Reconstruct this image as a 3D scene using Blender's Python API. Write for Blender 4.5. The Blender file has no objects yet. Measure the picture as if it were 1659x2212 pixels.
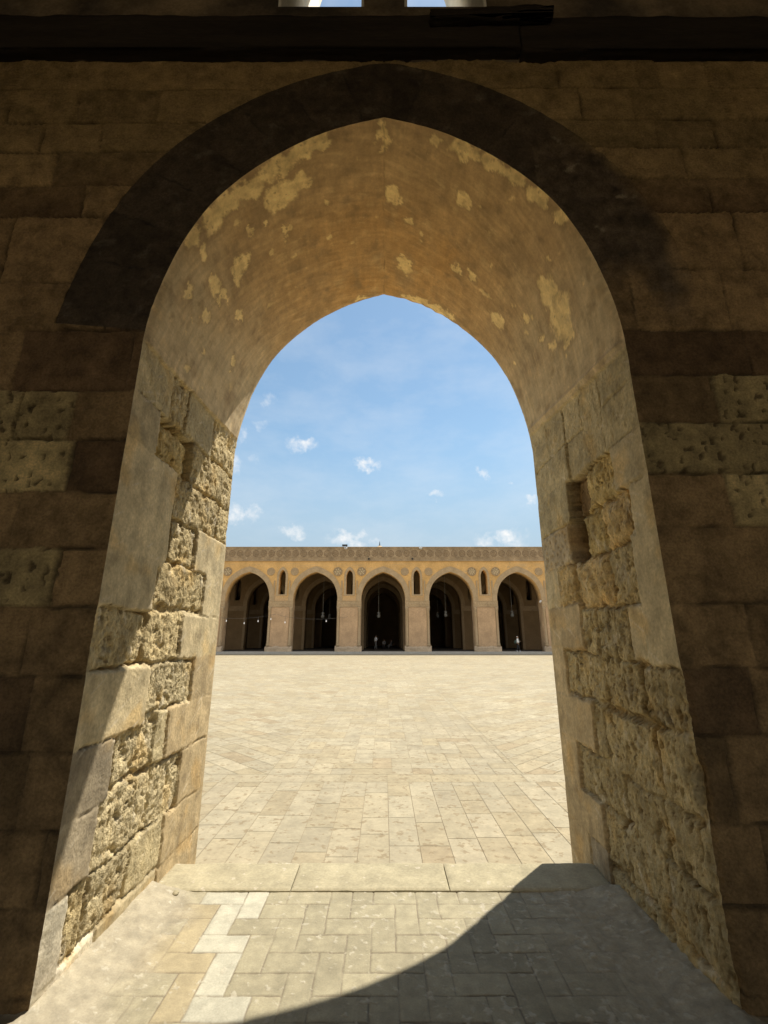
import bpy, bmesh, math, random
import numpy as np
from mathutils import Vector, Matrix

random.seed(7)
rng = np.random.default_rng(7)
S = bpy.context.scene
COL = S.collection

# ------------------------------------------------------------------ helpers
def link(o, parent=None):
    COL.objects.link(o)
    if parent is not None:
        o.parent = parent
    return o

def tag(o, label=None, cat=None, group=None, kind=None):
    if label: o['label'] = label
    if cat: o['category'] = cat
    if group: o['group'] = group
    if kind: o['kind'] = kind
    return o

def empty(name, loc, label, cat, group=None, rz=0.0):
    o = bpy.data.objects.new(name, None)
    o.empty_display_size = 0.2
    o.location = loc
    o.rotation_euler = (0, 0, rz)
    link(o)
    return tag(o, label, cat, group)

def obj(name, me, mat=None, parent=None, loc=None, world=False):
    o = bpy.data.objects.new(name, me)
    if mat is not None:
        me.materials.clear(); me.materials.append(mat)
    link(o, parent)
    if loc is not None:
        o.location = loc
    if world and parent is not None:          # mesh given in world coordinates under an unrotated parent
        o.location = -Vector(parent.location)
    return o

def np_mesh(name, V, F, smooth=True, vcol=None, fcol=None):
    """V (n,3), F (m,k) -> mesh"""
    V = np.asarray(V, dtype=np.float32); F = np.asarray(F, dtype=np.int32)
    me = bpy.data.meshes.new(name)
    n, (m, k) = len(V), F.shape
    me.vertices.add(n); me.vertices.foreach_set('co', V.ravel())
    me.loops.add(m * k); me.loops.foreach_set('vertex_index', F.ravel())
    me.polygons.add(m)
    me.polygons.foreach_set('loop_start', np.arange(0, m * k, k, dtype=np.int32))
    me.polygons.foreach_set('loop_total', np.full(m, k, dtype=np.int32))
    me.update(calc_edges=True)
    me.polygons.foreach_set('use_smooth', np.full(m, smooth, dtype=bool))
    if vcol is not None:
        a = me.attributes.new('tint', 'FLOAT_COLOR', 'POINT')
        c = np.ones((n, 4), np.float32); vc = np.asarray(vcol); c[:, :vc.shape[1]] = vc
        a.data.foreach_set('color', c.ravel())
    if fcol is not None:
        a = me.attributes.new('tint', 'FLOAT_COLOR', 'FACE')
        c = np.ones((m, 4), np.float32); c[:, :3] = fcol
        a.data.foreach_set('color', c.ravel())
    me.validate()
    return me

def grid_faces(n, m, flip=False):
    i, j = np.meshgrid(np.arange(n - 1), np.arange(m - 1), indexing='ij')
    a = i * m + j
    q = np.stack([a, a + 1, a + m + 1, a + m], -1).reshape(-1, 4)
    return q[:, ::-1] if flip else q

def grid_mesh(name, P, C=None, flip=False):
    n, m = P.shape[:2]
    return np_mesh(name, P.reshape(-1, 3), grid_faces(n, m, flip), True,
                   None if C is None else C.reshape(-1, C.shape[-1]))

# numpy noise -----------------------------------------------------------
def _h(ix, iy, seed):
    n = (ix.astype(np.int64) * 374761393 + iy.astype(np.int64) * 668265263 + seed * 974634721) & 0xffffffff
    n = ((n ^ (n >> 13)) * 1274126177) & 0xffffffff
    n = ((n ^ (n >> 15)) * 2246822519) & 0xffffffff
    return (n ^ (n >> 16)) & 0xffffffff

def rnd(ix, iy, seed):
    return _h(np.asarray(ix), np.asarray(iy), seed) / 4294967295.0

def noise(x, y, seed=0):
    x = np.asarray(x, float); y = np.asarray(y, float)
    ix, iy = np.floor(x), np.floor(y)
    fx, fy = x - ix, y - iy
    ux, uy = fx * fx * fx * (fx * (fx * 6 - 15) + 10), fy * fy * fy * (fy * (fy * 6 - 15) + 10)
    def g(dx, dy):
        a = rnd(ix + dx, iy + dy, seed) * 2 * math.pi
        return np.cos(a) * (fx - dx) + np.sin(a) * (fy - dy)
    return 1.4 * ((g(0, 0) * (1 - ux) + g(1, 0) * ux) * (1 - uy) + (g(0, 1) * (1 - ux) + g(1, 1) * ux) * uy)

def fbm(x, y, octv=4, seed=0, gain=.5, lac=2.03):
    s = 0; a = 1.0; t = 0
    for k in range(octv):
        s = s + a * noise(x * lac ** k + 13.7 * k, y * lac ** k - 7.1 * k, seed + k)
        t += a; a *= gain
    return s / t * 1.3

def ridge(x, y, octv=4, seed=0):
    s = 0; a = 1.0; t = 0
    for k in range(octv):
        s = s + a * (1 - 2 * np.abs(noise(x * 2.1 ** k + 3.3 * k, y * 2.1 ** k, seed + k)))
        t += a; a *= .5
    return s / t

def worley(x, y, seed=0):
    ix, iy = np.floor(x), np.floor(y)
    best = np.full(np.shape(x), 9.0); bid = np.zeros(np.shape(x))
    for dx in (-1, 0, 1):
        for dy in (-1, 0, 1):
            cx, cy = ix + dx, iy + dy
            px, py = cx + rnd(cx, cy, seed), cy + rnd(cx, cy, seed + 1)
            d = np.hypot(x - px, y - py)
            r = rnd(cx, cy, seed + 2)
            m = d < best
            best = np.where(m, d, best); bid = np.where(m, r, bid)
    return best, bid

def ss(a, b, x):
    t = np.clip((x - a) / (b - a), 0, 1)
    return t * t * (3 - 2 * t)

def mix(a, b, t):
    t = np.asarray(t)[..., None]
    return a * (1 - t) + b * t

C3 = lambda *c: np.array(c, float)

# ------------------------------------------------------------------ materials
def new_mat(name):
    m = bpy.data.materials.new(name); m.use_nodes = True
    nt = m.node_tree
    for n in list(nt.nodes): nt.nodes.remove(n)
    out = nt.nodes.new('ShaderNodeOutputMaterial')
    b = nt.nodes.new('ShaderNodeBsdfPrincipled')
    nt.links.new(b.outputs[0], out.inputs[0])
    return m, nt, b

def nd(nt, t, **kw):
    n = nt.nodes.new(t)
    for k, v in kw.items():
        if k.startswith('i_'):
            key = k[2:]
            n.inputs[int(key) if key.isdigit() else key.replace('_', ' ')].default_value = v
        else:
            setattr(n, k, v)
    return n

def stone(name, base=None, attr=False, var=.18, scale=6.0, fine=90.0, bump=.35, bdist=.004, rough=.92,
          spots=None, second=None, stretch=(1, 1, 1), rmask=0.0):
    """base colour (or the 'tint' attribute) broken up by procedural noise, with bump"""
    m, nt, b = new_mat(name)
    L = nt.links.new
    tc = nd(nt, 'ShaderNodeTexCoord'); mp = nd(nt, 'ShaderNodeMapping'); mp.inputs['Scale'].default_value = stretch
    L(tc.outputs['Object'], mp.inputs[0])
    n1 = nd(nt, 'ShaderNodeTexNoise', i_Scale=scale, i_Detail=6.0, i_Roughness=.62)
    n2 = nd(nt, 'ShaderNodeTexNoise', i_Scale=fine, i_Detail=4.0, i_Roughness=.65)
    L(mp.outputs[0], n1.inputs[0]); L(mp.outputs[0], n2.inputs[0])
    if attr:
        src = nd(nt, 'ShaderNodeAttribute'); src.attribute_name = 'tint'; col = src.outputs['Color']
    else:
        src = nd(nt, 'ShaderNodeRGB'); src.outputs[0].default_value = (*base, 1); col = src.outputs[0]
    if second:
        r = nd(nt, 'ShaderNodeValToRGB'); r.color_ramp.elements[0].position = .42; r.color_ramp.elements[1].position = .62
        mm = nd(nt, 'ShaderNodeMixRGB'); mm.inputs[2].default_value = (*second, 1)
        n3 = nd(nt, 'ShaderNodeTexNoise', i_Scale=scale * .35, i_Detail=5.0, i_Roughness=.6); L(mp.outputs[0], n3.inputs[0])
        L(n3.outputs[0], r.inputs[0]); L(r.outputs[0], mm.inputs[0]); L(col, mm.inputs[1]); col = mm.outputs[0]
    def mul(fac_out, lo, hi, c):
        mr = nd(nt, 'ShaderNodeMapRange'); mr.inputs[1].default_value = .3; mr.inputs[2].default_value = .7
        mr.inputs[3].default_value = lo; mr.inputs[4].default_value = hi
        L(fac_out, mr.inputs[0])
        mx = nd(nt, 'ShaderNodeVectorMath', operation='SCALE'); L(c, mx.inputs[0]); L(mr.outputs[0], mx.inputs['Scale'])
        return mx.outputs[0]
    col = mul(n1.outputs[0], 1 - var, 1 + var, col)
    col = mul(n2.outputs[0], 1 - var * .7, 1 + var * .7, col)
    if spots:
        sc, thr, scol = spots
        n4 = nd(nt, 'ShaderNodeTexNoise', i_Scale=sc, i_Detail=3.0, i_Roughness=.6); L(mp.outputs[0], n4.inputs[0])
        r = nd(nt, 'ShaderNodeValToRGB'); r.color_ramp.elements[0].position = thr; r.color_ramp.elements[1].position = thr + .05
        mm = nd(nt, 'ShaderNodeMixRGB'); mm.inputs[2].default_value = (*scol, 1)
        sc_ = nd(nt, 'ShaderNodeMath', operation='MULTIPLY'); sc_.inputs[1].default_value = .7
        L(n4.outputs[0], r.inputs[0]); L(r.outputs[0], sc_.inputs[0]); L(sc_.outputs[0], mm.inputs[0]); L(col, mm.inputs[1]); col = mm.outputs[0]
    L(col, b.inputs['Base Color'])
    b.inputs['Roughness'].default_value = rough
    b.inputs['Specular IOR Level'].default_value = .25
    if bump:
        ad = nd(nt, 'ShaderNodeMath', operation='ADD'); L(n2.outputs[0], ad.inputs[0])
        n5 = nd(nt, 'ShaderNodeTexNoise', i_Scale=fine * .3, i_Detail=3.0); L(mp.outputs[0], n5.inputs[0]); L(n5.outputs[0], ad.inputs[1])
        bp = nd(nt, 'ShaderNodeBump'); bp.inputs['Strength'].default_value = bump; bp.inputs['Distance'].default_value = bdist
        if rmask:                                     # rough-hewn areas (alpha of the tint) get a deeper grain
            mr = nd(nt, 'ShaderNodeMapRange'); mr.inputs[3].default_value = bdist; mr.inputs[4].default_value = rmask
            L(src.outputs['Alpha'], mr.inputs[0]); L(mr.outputs[0], bp.inputs['Distance'])
        L(ad.outputs[0], bp.inputs['Height']); L(bp.outputs[0], b.inputs['Normal'])
    return m

def plain(name, col, rough=.7, emit=0.0, metal=0.0, var=.12, scale=20.0):
    m, nt, b = new_mat(name)
    L = nt.links.new
    tc = nd(nt, 'ShaderNodeTexCoord')
    n1 = nd(nt, 'ShaderNodeTexNoise', i_Scale=scale, i_Detail=3.0); L(tc.outputs['Object'], n1.inputs[0])
    mr = nd(nt, 'ShaderNodeMapRange'); mr.inputs[1].default_value = .3; mr.inputs[2].default_value = .7
    mr.inputs[3].default_value = 1 - var; mr.inputs[4].default_value = 1 + var; L(n1.outputs[0], mr.inputs[0])
    sc = nd(nt, 'ShaderNodeVectorMath', operation='SCALE'); sc.inputs[0].default_value = col; L(mr.outputs[0], sc.inputs['Scale'])
    L(sc.outputs[0], b.inputs['Base Color'])
    b.inputs['Roughness'].default_value = rough; b.inputs['Metallic'].default_value = metal
    if emit:
        b.inputs['Emission Color'].default_value = (1, .95, .85, 1); b.inputs['Emission Strength'].default_value = emit
    return m

M_JAMB = stone('jamb_stone', attr=True, var=.26, scale=9, fine=62, bump=.8, bdist=.003, rmask=.024, stretch=(1, 1, .75))
M_WALL = stone('wall_stone', attr=True, var=.40, scale=9, fine=75, bump=1.0, bdist=.012)
M_SOFF = stone('soffit_plaster', attr=True, var=.14, scale=7, fine=60, bump=.25, bdist=.004)
M_FLOOR = stone('floor_stone', attr=True, var=.16, scale=14, fine=110, bump=.3, bdist=.003, rough=.8)
M_COURT = stone('court_limestone', attr=True, var=.15, scale=5, fine=28, bump=.2, bdist=.003, rough=.85,
                spots=(13, .585, (.24, .18, .10)))
M_JOINT = stone('paving_joint', (.29, .235, .15), var=.2)
M_SLAB = stone('threshold_stone', (.385, .335, .215), var=.2, scale=7, fine=60, bump=.3, bdist=.003, spots=(16, .64, (.55, .48, .36)))
M_BACK = stone('court_face_stone', (.36, .27, .16), var=.2, scale=2)
M_ROOM = stone('hall_plaster', (.20, .15, .09), var=.2, scale=1)
M_GROUND = stone('sand', (.34, .28, .19), var=.2, scale=.2)
M_WOOD = stone('old_timber', (.035, .026, .017), var=.35, scale=3, fine=40, bump=.5, bdist=.006, stretch=(.25, 3, 3))
M_WHITEP = stone('white_plaster', (.76, .71, .60), var=.12, scale=4, fine=40, bump=.2)
M_UPPER = stone('upper_plaster', (.26, .19, .11), var=.3, scale=3, fine=50, bump=.4, second=(.07, .055, .04))
M_KERB = stone('platform_stone', (.40, .38, .33), var=.12, scale=1.5, fine=10, bump=.1)
M_FACADE = stone('ochre_plaster', attr=True, var=.20, scale=.8, fine=7, bump=.4, bdist=.025, spots=(1.7, .64, (.42, .30, .17)))
M_STUCCO = stone('grey_stucco', (.42, .31, .185), var=.16, scale=1.5, fine=9, bump=.35, bdist=.02)
M_FRIEZE = stone('carved_frieze', (.35, .26, .16), var=.28, scale=1.1, fine=8, bump=.4, bdist=.03, spots=(1.3, .66, (.52, .42, .29)))
M_FRIEZE_D = stone('carved_frieze_relief', (.285, .205, .125), var=.22, scale=1.6, fine=8, bump=.3, bdist=.03)
M_MEDAL = stone('pale_medallion', (.56, .45, .28), var=.2, scale=3, fine=14, bump=.3, bdist=.02)
M_PLINTH = stone('plinth_stone', (.46, .36, .25), var=.2, scale=1.2, fine=8, bump=.5, bdist=.04)
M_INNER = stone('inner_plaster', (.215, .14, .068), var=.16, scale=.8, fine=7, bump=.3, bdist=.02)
M_INTRIM = stone('inner_stucco', (.29, .205, .115), var=.16, scale=1.5, fine=9, bump=.35, bdist=.02)  # darker copy of the stucco, interior shade put into its colour
M_DARKFLOOR = stone('darkened_floor', (.09, .075, .06), var=.2, scale=1)  # floor colour made dark to deepen the shade behind the arches
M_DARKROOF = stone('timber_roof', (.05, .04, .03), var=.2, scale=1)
M_GLASS = plain('lamp_glass', (.17, .17, .155), .25)
M_BULB = plain('bulb_glass', (.85, .85, .83), .3, emit=.12)
M_WIRE = plain('wire', (.12, .11, .10), .6)
M_CHAIN = plain('chain_metal', (.35, .33, .28), .45, metal=.6)
M_BLACK = plain('black_metal', (.02, .02, .022), .5)
M_CAMW = plain('white_plastic', (.7, .7, .68), .4)
M_DOME = stone('dome_plaster', (.50, .40, .27), var=.1, scale=1)
M_SKIN = plain('skin', (.32, .19, .12), .6)
M_WSHIRT = plain('white_cotton', (.80, .80, .79), .85)
M_GREYT = plain('grey_trousers', (.16, .16, .15), .85)
M_BLACKT = plain('black_trousers', (.012, .012, .014), .85)
M_HAIR = plain('dark_hair', (.015, .012, .01), .6)
M_SCARF = plain('pale_cloth', (.62, .60, .56), .85)
M_GREEN = plain('dark_green_bag', (.035, .06, .045), .7)
M_PALE = plain('pale_cotton', (.33, .32, .30), .85)
M_DIM = plain('dark_cloth', (.07, .06, .055), .85)
M_SHOE = plain('pale_shoe', (.6, .63, .68), .6)

# ------------------------------------------------------------------ camera, sun, sky
cam = bpy.data.cameras.new('camera'); co = bpy.data.objects.new('camera', cam); COL.objects.link(co)
co.location = (0, 0, 1.5); co.rotation_euler = (math.radians(90 + 15.7), 0, 0)
cam.sensor_width = 36; cam.sensor_height = 36; cam.sensor_fit = 'AUTO'
cam.lens = 965 / 2212 * 36; cam.clip_end = 5000; cam.clip_start = .05
S.camera = co

SUN = Vector((-.34, -.37, -1.0))
el = math.asin(1 / SUN.length); az = math.atan2(.34, .37)
sl = bpy.data.lights.new('sun', 'SUN'); so = bpy.data.objects.new('sun', sl); COL.objects.link(so)
sl.energy = 3.0; sl.angle = math.radians(.5); sl.color = (1, .94, .84)
so.location = (20, 22, 60); so.rotation_euler = SUN.to_track_quat('-Z', 'Y').to_euler()

W = bpy.data.worlds.new('World'); S.world = W; W.use_nodes = True
nt = W.node_tree; L = nt.links.new
bg = nt.nodes['Background']; bg.inputs[1].default_value = .063
sky = nd(nt, 'ShaderNodeTexSky', sky_type='NISHITA')
sky.sun_disc = False; sky.sun_elevation = el; sky.sun_rotation = az
sky.air_density = 1.25; sky.dust_density = .25; sky.ozone_density = 2.2; sky.altitude = 50
# clouds: small fair-weather puffs low over the roof, each at its own bearing
tc = nd(nt, 'ShaderNodeTexCoord'); sx = nd(nt, 'ShaderNodeSeparateXYZ')
L(tc.outputs['Generated'], sx.inputs[0])
azn = nd(nt, 'ShaderNodeMath', operation='ARCTAN2'); L(sx.outputs[0], azn.inputs[0]); L(sx.outputs[1], azn.inputs[1])
eln = nd(nt, 'ShaderNodeMath', operation='ARCSINE'); L(sx.outputs[2], eln.inputs[0])
cmb = nd(nt, 'ShaderNodeCombineXYZ'); L(azn.outputs[0], cmb.inputs[0]); L(eln.outputs[0], cmb.inputs[1])
wn = nd(nt, 'ShaderNodeTexNoise', i_Scale=26.0, i_Detail=6.0, i_Roughness=.62); L(cmb.outputs[0], wn.inputs[0])
wsub = nd(nt, 'ShaderNodeVectorMath', operation='SUBTRACT'); wsub.inputs[1].default_value = (.5, .5, .5); L(wn.outputs['Color'], wsub.inputs[0])
wsc = nd(nt, 'ShaderNodeVectorMath', operation='SCALE'); wsc.inputs['Scale'].default_value = .07; L(wsub.outputs[0], wsc.inputs[0])
wad = nd(nt, 'ShaderNodeVectorMath', operation='ADD'); L(cmb.outputs[0], wad.inputs[0]); L(wsc.outputs[0], wad.inputs[1])
# bearing, elevation, half-width, half-height (degrees), density
CL = [(-16.2, 28.3, 1.1, 1.2, .45), (-16.9, 25.8, 1.2, .8, .35), (-11.3, 23.9, 2.0, .8, .75), (-19.2, 24.0, 1.0, 1.2, .6),
      (-19.8, 20.9, 1.2, 1.5, .7), (-17.4, 21.4, 1.0, .6, .3), (-2.4, 21.7, 1.9, 1.0, 1.0), (13.3, 20.2, .8, .7, .95),
      (6.9, 17.9, 1.5, .6, .6), (18.9, 16.6, 1.4, .8, .8), (-18.3, 14.9, 2.6, 1.2, .85), (-12.0, 12.8, 1.9, .8, .8),
      (-4.3, 12.1, 3.6, 1.1, .9), (15.0, 11.9, 3.0, .9, .9), (16.6, 18.7, .5, .3, .6), (29, 20, 4, 1.5, .8), (-30, 18, 4, 1.4, .8),
      (40, 14, 5, 1.4, .8), (-42, 25, 4, 1.3, .7), (62, 22, 6, 2, .8), (-70, 20, 6, 2, .8)]
acc = None
for a, e, wa, we, dn in CL:
    s1 = nd(nt, 'ShaderNodeVectorMath', operation='SUBTRACT'); L(wad.outputs[0], s1.inputs[0])
    s1.inputs[1].default_value = (math.radians(a), math.radians(e), 0)
    s2 = nd(nt, 'ShaderNodeVectorMath', operation='MULTIPLY'); L(s1.outputs[0], s2.inputs[0])
    s2.inputs[1].default_value = (1 / math.radians(wa), 1 / math.radians(we), 0)
    s3 = nd(nt, 'ShaderNodeVectorMath', operation='LENGTH'); L(s2.outputs[0], s3.inputs[0])
    s4 = nd(nt, 'ShaderNodeMapRange', interpolation_type='SMOOTHSTEP'); L(s3.outputs['Value'], s4.inputs[0])
    s4.inputs[1].default_value = 1.35; s4.inputs[2].default_value = .25; s4.inputs[3].default_value = 0; s4.inputs[4].default_value = dn
    if acc is None: acc = s4.outputs[0]
    else:
        mx = nd(nt, 'ShaderNodeMath', operation='MAXIMUM'); L(acc, mx.inputs[0]); L(s4.outputs[0], mx.inputs[1]); acc = mx.outputs[0]
pn = nd(nt, 'ShaderNodeTexNoise', i_Scale=34.0, i_Detail=7.0, i_Roughness=.6); L(cmb.outputs[0], pn.inputs[0])
pr = nd(nt, 'ShaderNodeMapRange'); L(pn.outputs[0], pr.inputs[0]); pr.inputs[1].default_value = .36; pr.inputs[2].default_value = .68
pm = nd(nt, 'ShaderNodeMath', operation='MULTIPLY'); L(acc, pm.inputs[0]); L(pr.outputs[0], pm.inputs[1])
# thin high veil
vm = nd(nt, 'ShaderNodeMapping'); vm.inputs['Scale'].default_value = (2.2, 5.0, 1); L(cmb.outputs[0], vm.inputs[0])
vn = nd(nt, 'ShaderNodeTexNoise', i_Scale=1.6, i_Detail=6.0, i_Roughness=.6); L(vm.outputs[0], vn.inputs[0])
vr = nd(nt, 'ShaderNodeMapRange'); L(vn.outputs[0], vr.inputs[0]); vr.inputs[1].default_value = .42; vr.inputs[2].default_value = .78
vr.inputs[3].default_value = .0; vr.inputs[4].default_value = .24
# bright cloud bank added in the unseen sky behind the camera, lighting shaded faces
nr_ = nd(nt, 'ShaderNodeMapRange', interpolation_type='SMOOTHSTEP'); L(sx.outputs[1], nr_.inputs[0])
nr_.inputs[1].default_value = .05; nr_.inputs[2].default_value = -.35; nr_.inputs[3].default_value = 0; nr_.inputs[4].default_value = .85
nm_ = nd(nt, 'ShaderNodeMath', operation='MAXIMUM'); L(pm.outputs[0], nm_.inputs[0]); L(nr_.outputs[0], nm_.inputs[1]); pm = nm_
cm = nd(nt, 'ShaderNodeMath', operation='MAXIMUM'); L(pm.outputs[0], cm.inputs[0]); L(vr.outputs[0], cm.inputs[1])
mixs = nd(nt, 'ShaderNodeMixRGB'); gm = nd(nt, 'ShaderNodeVectorMath', operation='MULTIPLY'); L(sky.outputs[0], gm.inputs[0]); gm.inputs[1].default_value = (1.15, 1.19, 1.07)
hz = nd(nt, 'ShaderNodeMapRange', interpolation_type='SMOOTHSTEP'); L(eln.outputs[0], hz.inputs[0])
hz.inputs[1].default_value = math.radians(27); hz.inputs[2].default_value = math.radians(4); hz.inputs[3].default_value = 0; hz.inputs[4].default_value = .92
hm = nd(nt, 'ShaderNodeMixRGB'); L(hz.outputs[0], hm.inputs[0]); L(gm.outputs[0], hm.inputs[1])
hm.inputs[2].default_value = (3.4, 4.15, 4.95, 1)          # dusty city haze low over the roofs
L(cm.outputs[0], mixs.inputs[0]); L(hm.outputs[0], mixs.inputs[1])
CLOUD_RAD = 7.7
mixs.inputs[2].default_value = (CLOUD_RAD, CLOUD_RAD * .99, CLOUD_RAD * .97, 1)
L(mixs.outputs[0], bg.inputs[0])

S.view_settings.view_transform = 'Standard'; S.view_settings.look = 'None'
S.view_settings.exposure = 1.1; S.view_settings.gamma = 1.0; S.view_settings.use_curve_mapping = False
S.render.engine = 'CYCLES'
cy = S.cycles
cy.use_denoising = True
try: cy.denoiser = 'OPENIMAGEDENOISE'
except Exception: pass
cy.max_bounces = 12; cy.diffuse_bounces = 9; cy.glossy_bounces = 3
cy.sample_clamp_indirect = 8.0

def box_mesh(name, boxes):
    bm = bmesh.new()
    for x0, x1, y0, y1, z0, z1 in boxes:
        v = [bm.verts.new(p) for p in ((x0, y0, z0), (x1, y0, z0), (x1, y1, z0), (x0, y1, z0), (x0, y0, z1), (x1, y0, z1), (x1, y1, z1), (x0, y1, z1))]
        for f in ((0, 3, 2, 1), (4, 5, 6, 7), (0, 1, 5, 4), (1, 2, 6, 5), (2, 3, 7, 6), (3, 0, 4, 7)):
            bm.faces.new([v[i] for i in f])
    me = bpy.data.meshes.new(name); bm.to_mesh(me); bm.free(); return me

# ------------------------------------------------------------------ the near arch
HALF = [(0, 5.02), (.21, 4.957), (.42, 4.87), (.64, 4.735), (.85, 4.565), (1.0, 4.41), (1.13, 4.235), (1.225, 4.05),
        (1.30, 3.86), (1.365, 3.62), (1.405, 3.41), (1.425, 3.2)]
def catmull(pts, n=24):
    P = [np.array(p, float) for p in pts]
    P = [2 * P[0] - P[1]] + P + [P[-1] + np.array([0, -.2])]
    out = []
    for i in range(1, len(P) - 2):
        for t in np.linspace(0, 1, n, endpoint=False):
            a, b, c, d = P[i - 1:i + 3]
            out.append(.5 * (2 * b + (c - a) * t + (2 * a - 5 * b + 4 * c - d) * t * t + (-a + 3 * b - 3 * c + d) * t ** 3))
    out.append(P[-2]); return np.array(out)

def resample(P, ds):
    l = np.r_[0, np.cumsum(np.hypot(*np.diff(P, axis=0).T))]
    n = max(2, int(round(l[-1] / ds)) + 1)
    q = np.linspace(0, l[-1], n)
    return np.stack([np.interp(q, l, P[:, 0]), np.interp(q, l, P[:, 1])], 1), q

DS = .0092
YN, YF, HW, ZB, ZS = 2.27, 3.97, 1.425, -.25, 3.2
ARC, SARC = resample(catmull(HALF), DS)            # apex -> right spring
NA = len(ARC)
NJ = int((ZS - ZB) / DS)
ZJ = np.linspace(ZB, ZS, NJ + 1)                   # jamb bottom -> spring

def wob(z, seed, amp):
    """how far the arris of an edge has worn back, per height"""
    return amp * (.35 + ss(.05, .75, fbm(z * 3.1, z * 0 + seed, 4, seed)) * 1.6 + .25 * noise(z * 34, z * 0, seed + 9))

def smin_blocks(y, z, blocks, jw, seed):
    """returns: index of the block each point lies in, distance to its edge"""
    wy = y + .015 * fbm(y * 7, z * 7, 3, seed) + .007 * noise(y * 40, z * 40, seed + 5)
    wz = z + .015 * fbm(y * 7 + 40, z * 7, 3, seed + 2) + .007 * noise(y * 40 + 9, z * 40, seed + 6)
    ry = wy + .030 * fbm(y * 4.5 + 70, z * 4.5, 4, seed + 7); rz = wz + .026 * fbm(y * 4.5, z * 4.5 + 70, 4, seed + 8)
    best = np.full(y.shape, -9.0); idx = np.zeros(y.shape, int)
    for k, b in enumerate(blocks):
        if b[4] in 'HGV':
            vy = ry + .045 * fbm(y * 6 + 11, z * 5, 4, seed + 14, .6); vz = rz + .04 * fbm(y * 6, z * 5 + 33, 4, seed + 15, .6)
            d = np.minimum(np.minimum(vy - b[0], b[1] - vy), np.minimum(vz - b[2], b[3] - vz)) - .002
        elif b[4] in 'RP': d = np.minimum(np.minimum(ry - b[0], b[1] - ry), np.minimum(rz - b[2], b[3] - rz)) - .002
        else: d = np.minimum(np.minimum(wy - b[0], b[1] - wy), np.minimum(wz - b[2], b[3] - wz))
        m = d > best
        best = np.where(m, d, best); idx = np.where(m, k, idx)
    return idx, best

TINT = {  # stone colours of the jambs
    'S': C3(.415, .335, .195), 'T': C3(.405, .33, .185), 'R': C3(.425, .335, .175), 'P': C3(.43, .35, .20), 'H': C3(.50, .38, .17),
    'D': C3(.265, .215, .14), 'W': C3(.50, .44, .32), 'O': C3(.395, .30, .165), 'G': C3(.50, .37, .18), 'K': C3(.40, .32, .20),
    'V': C3(.24, .16, .075)}

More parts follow.
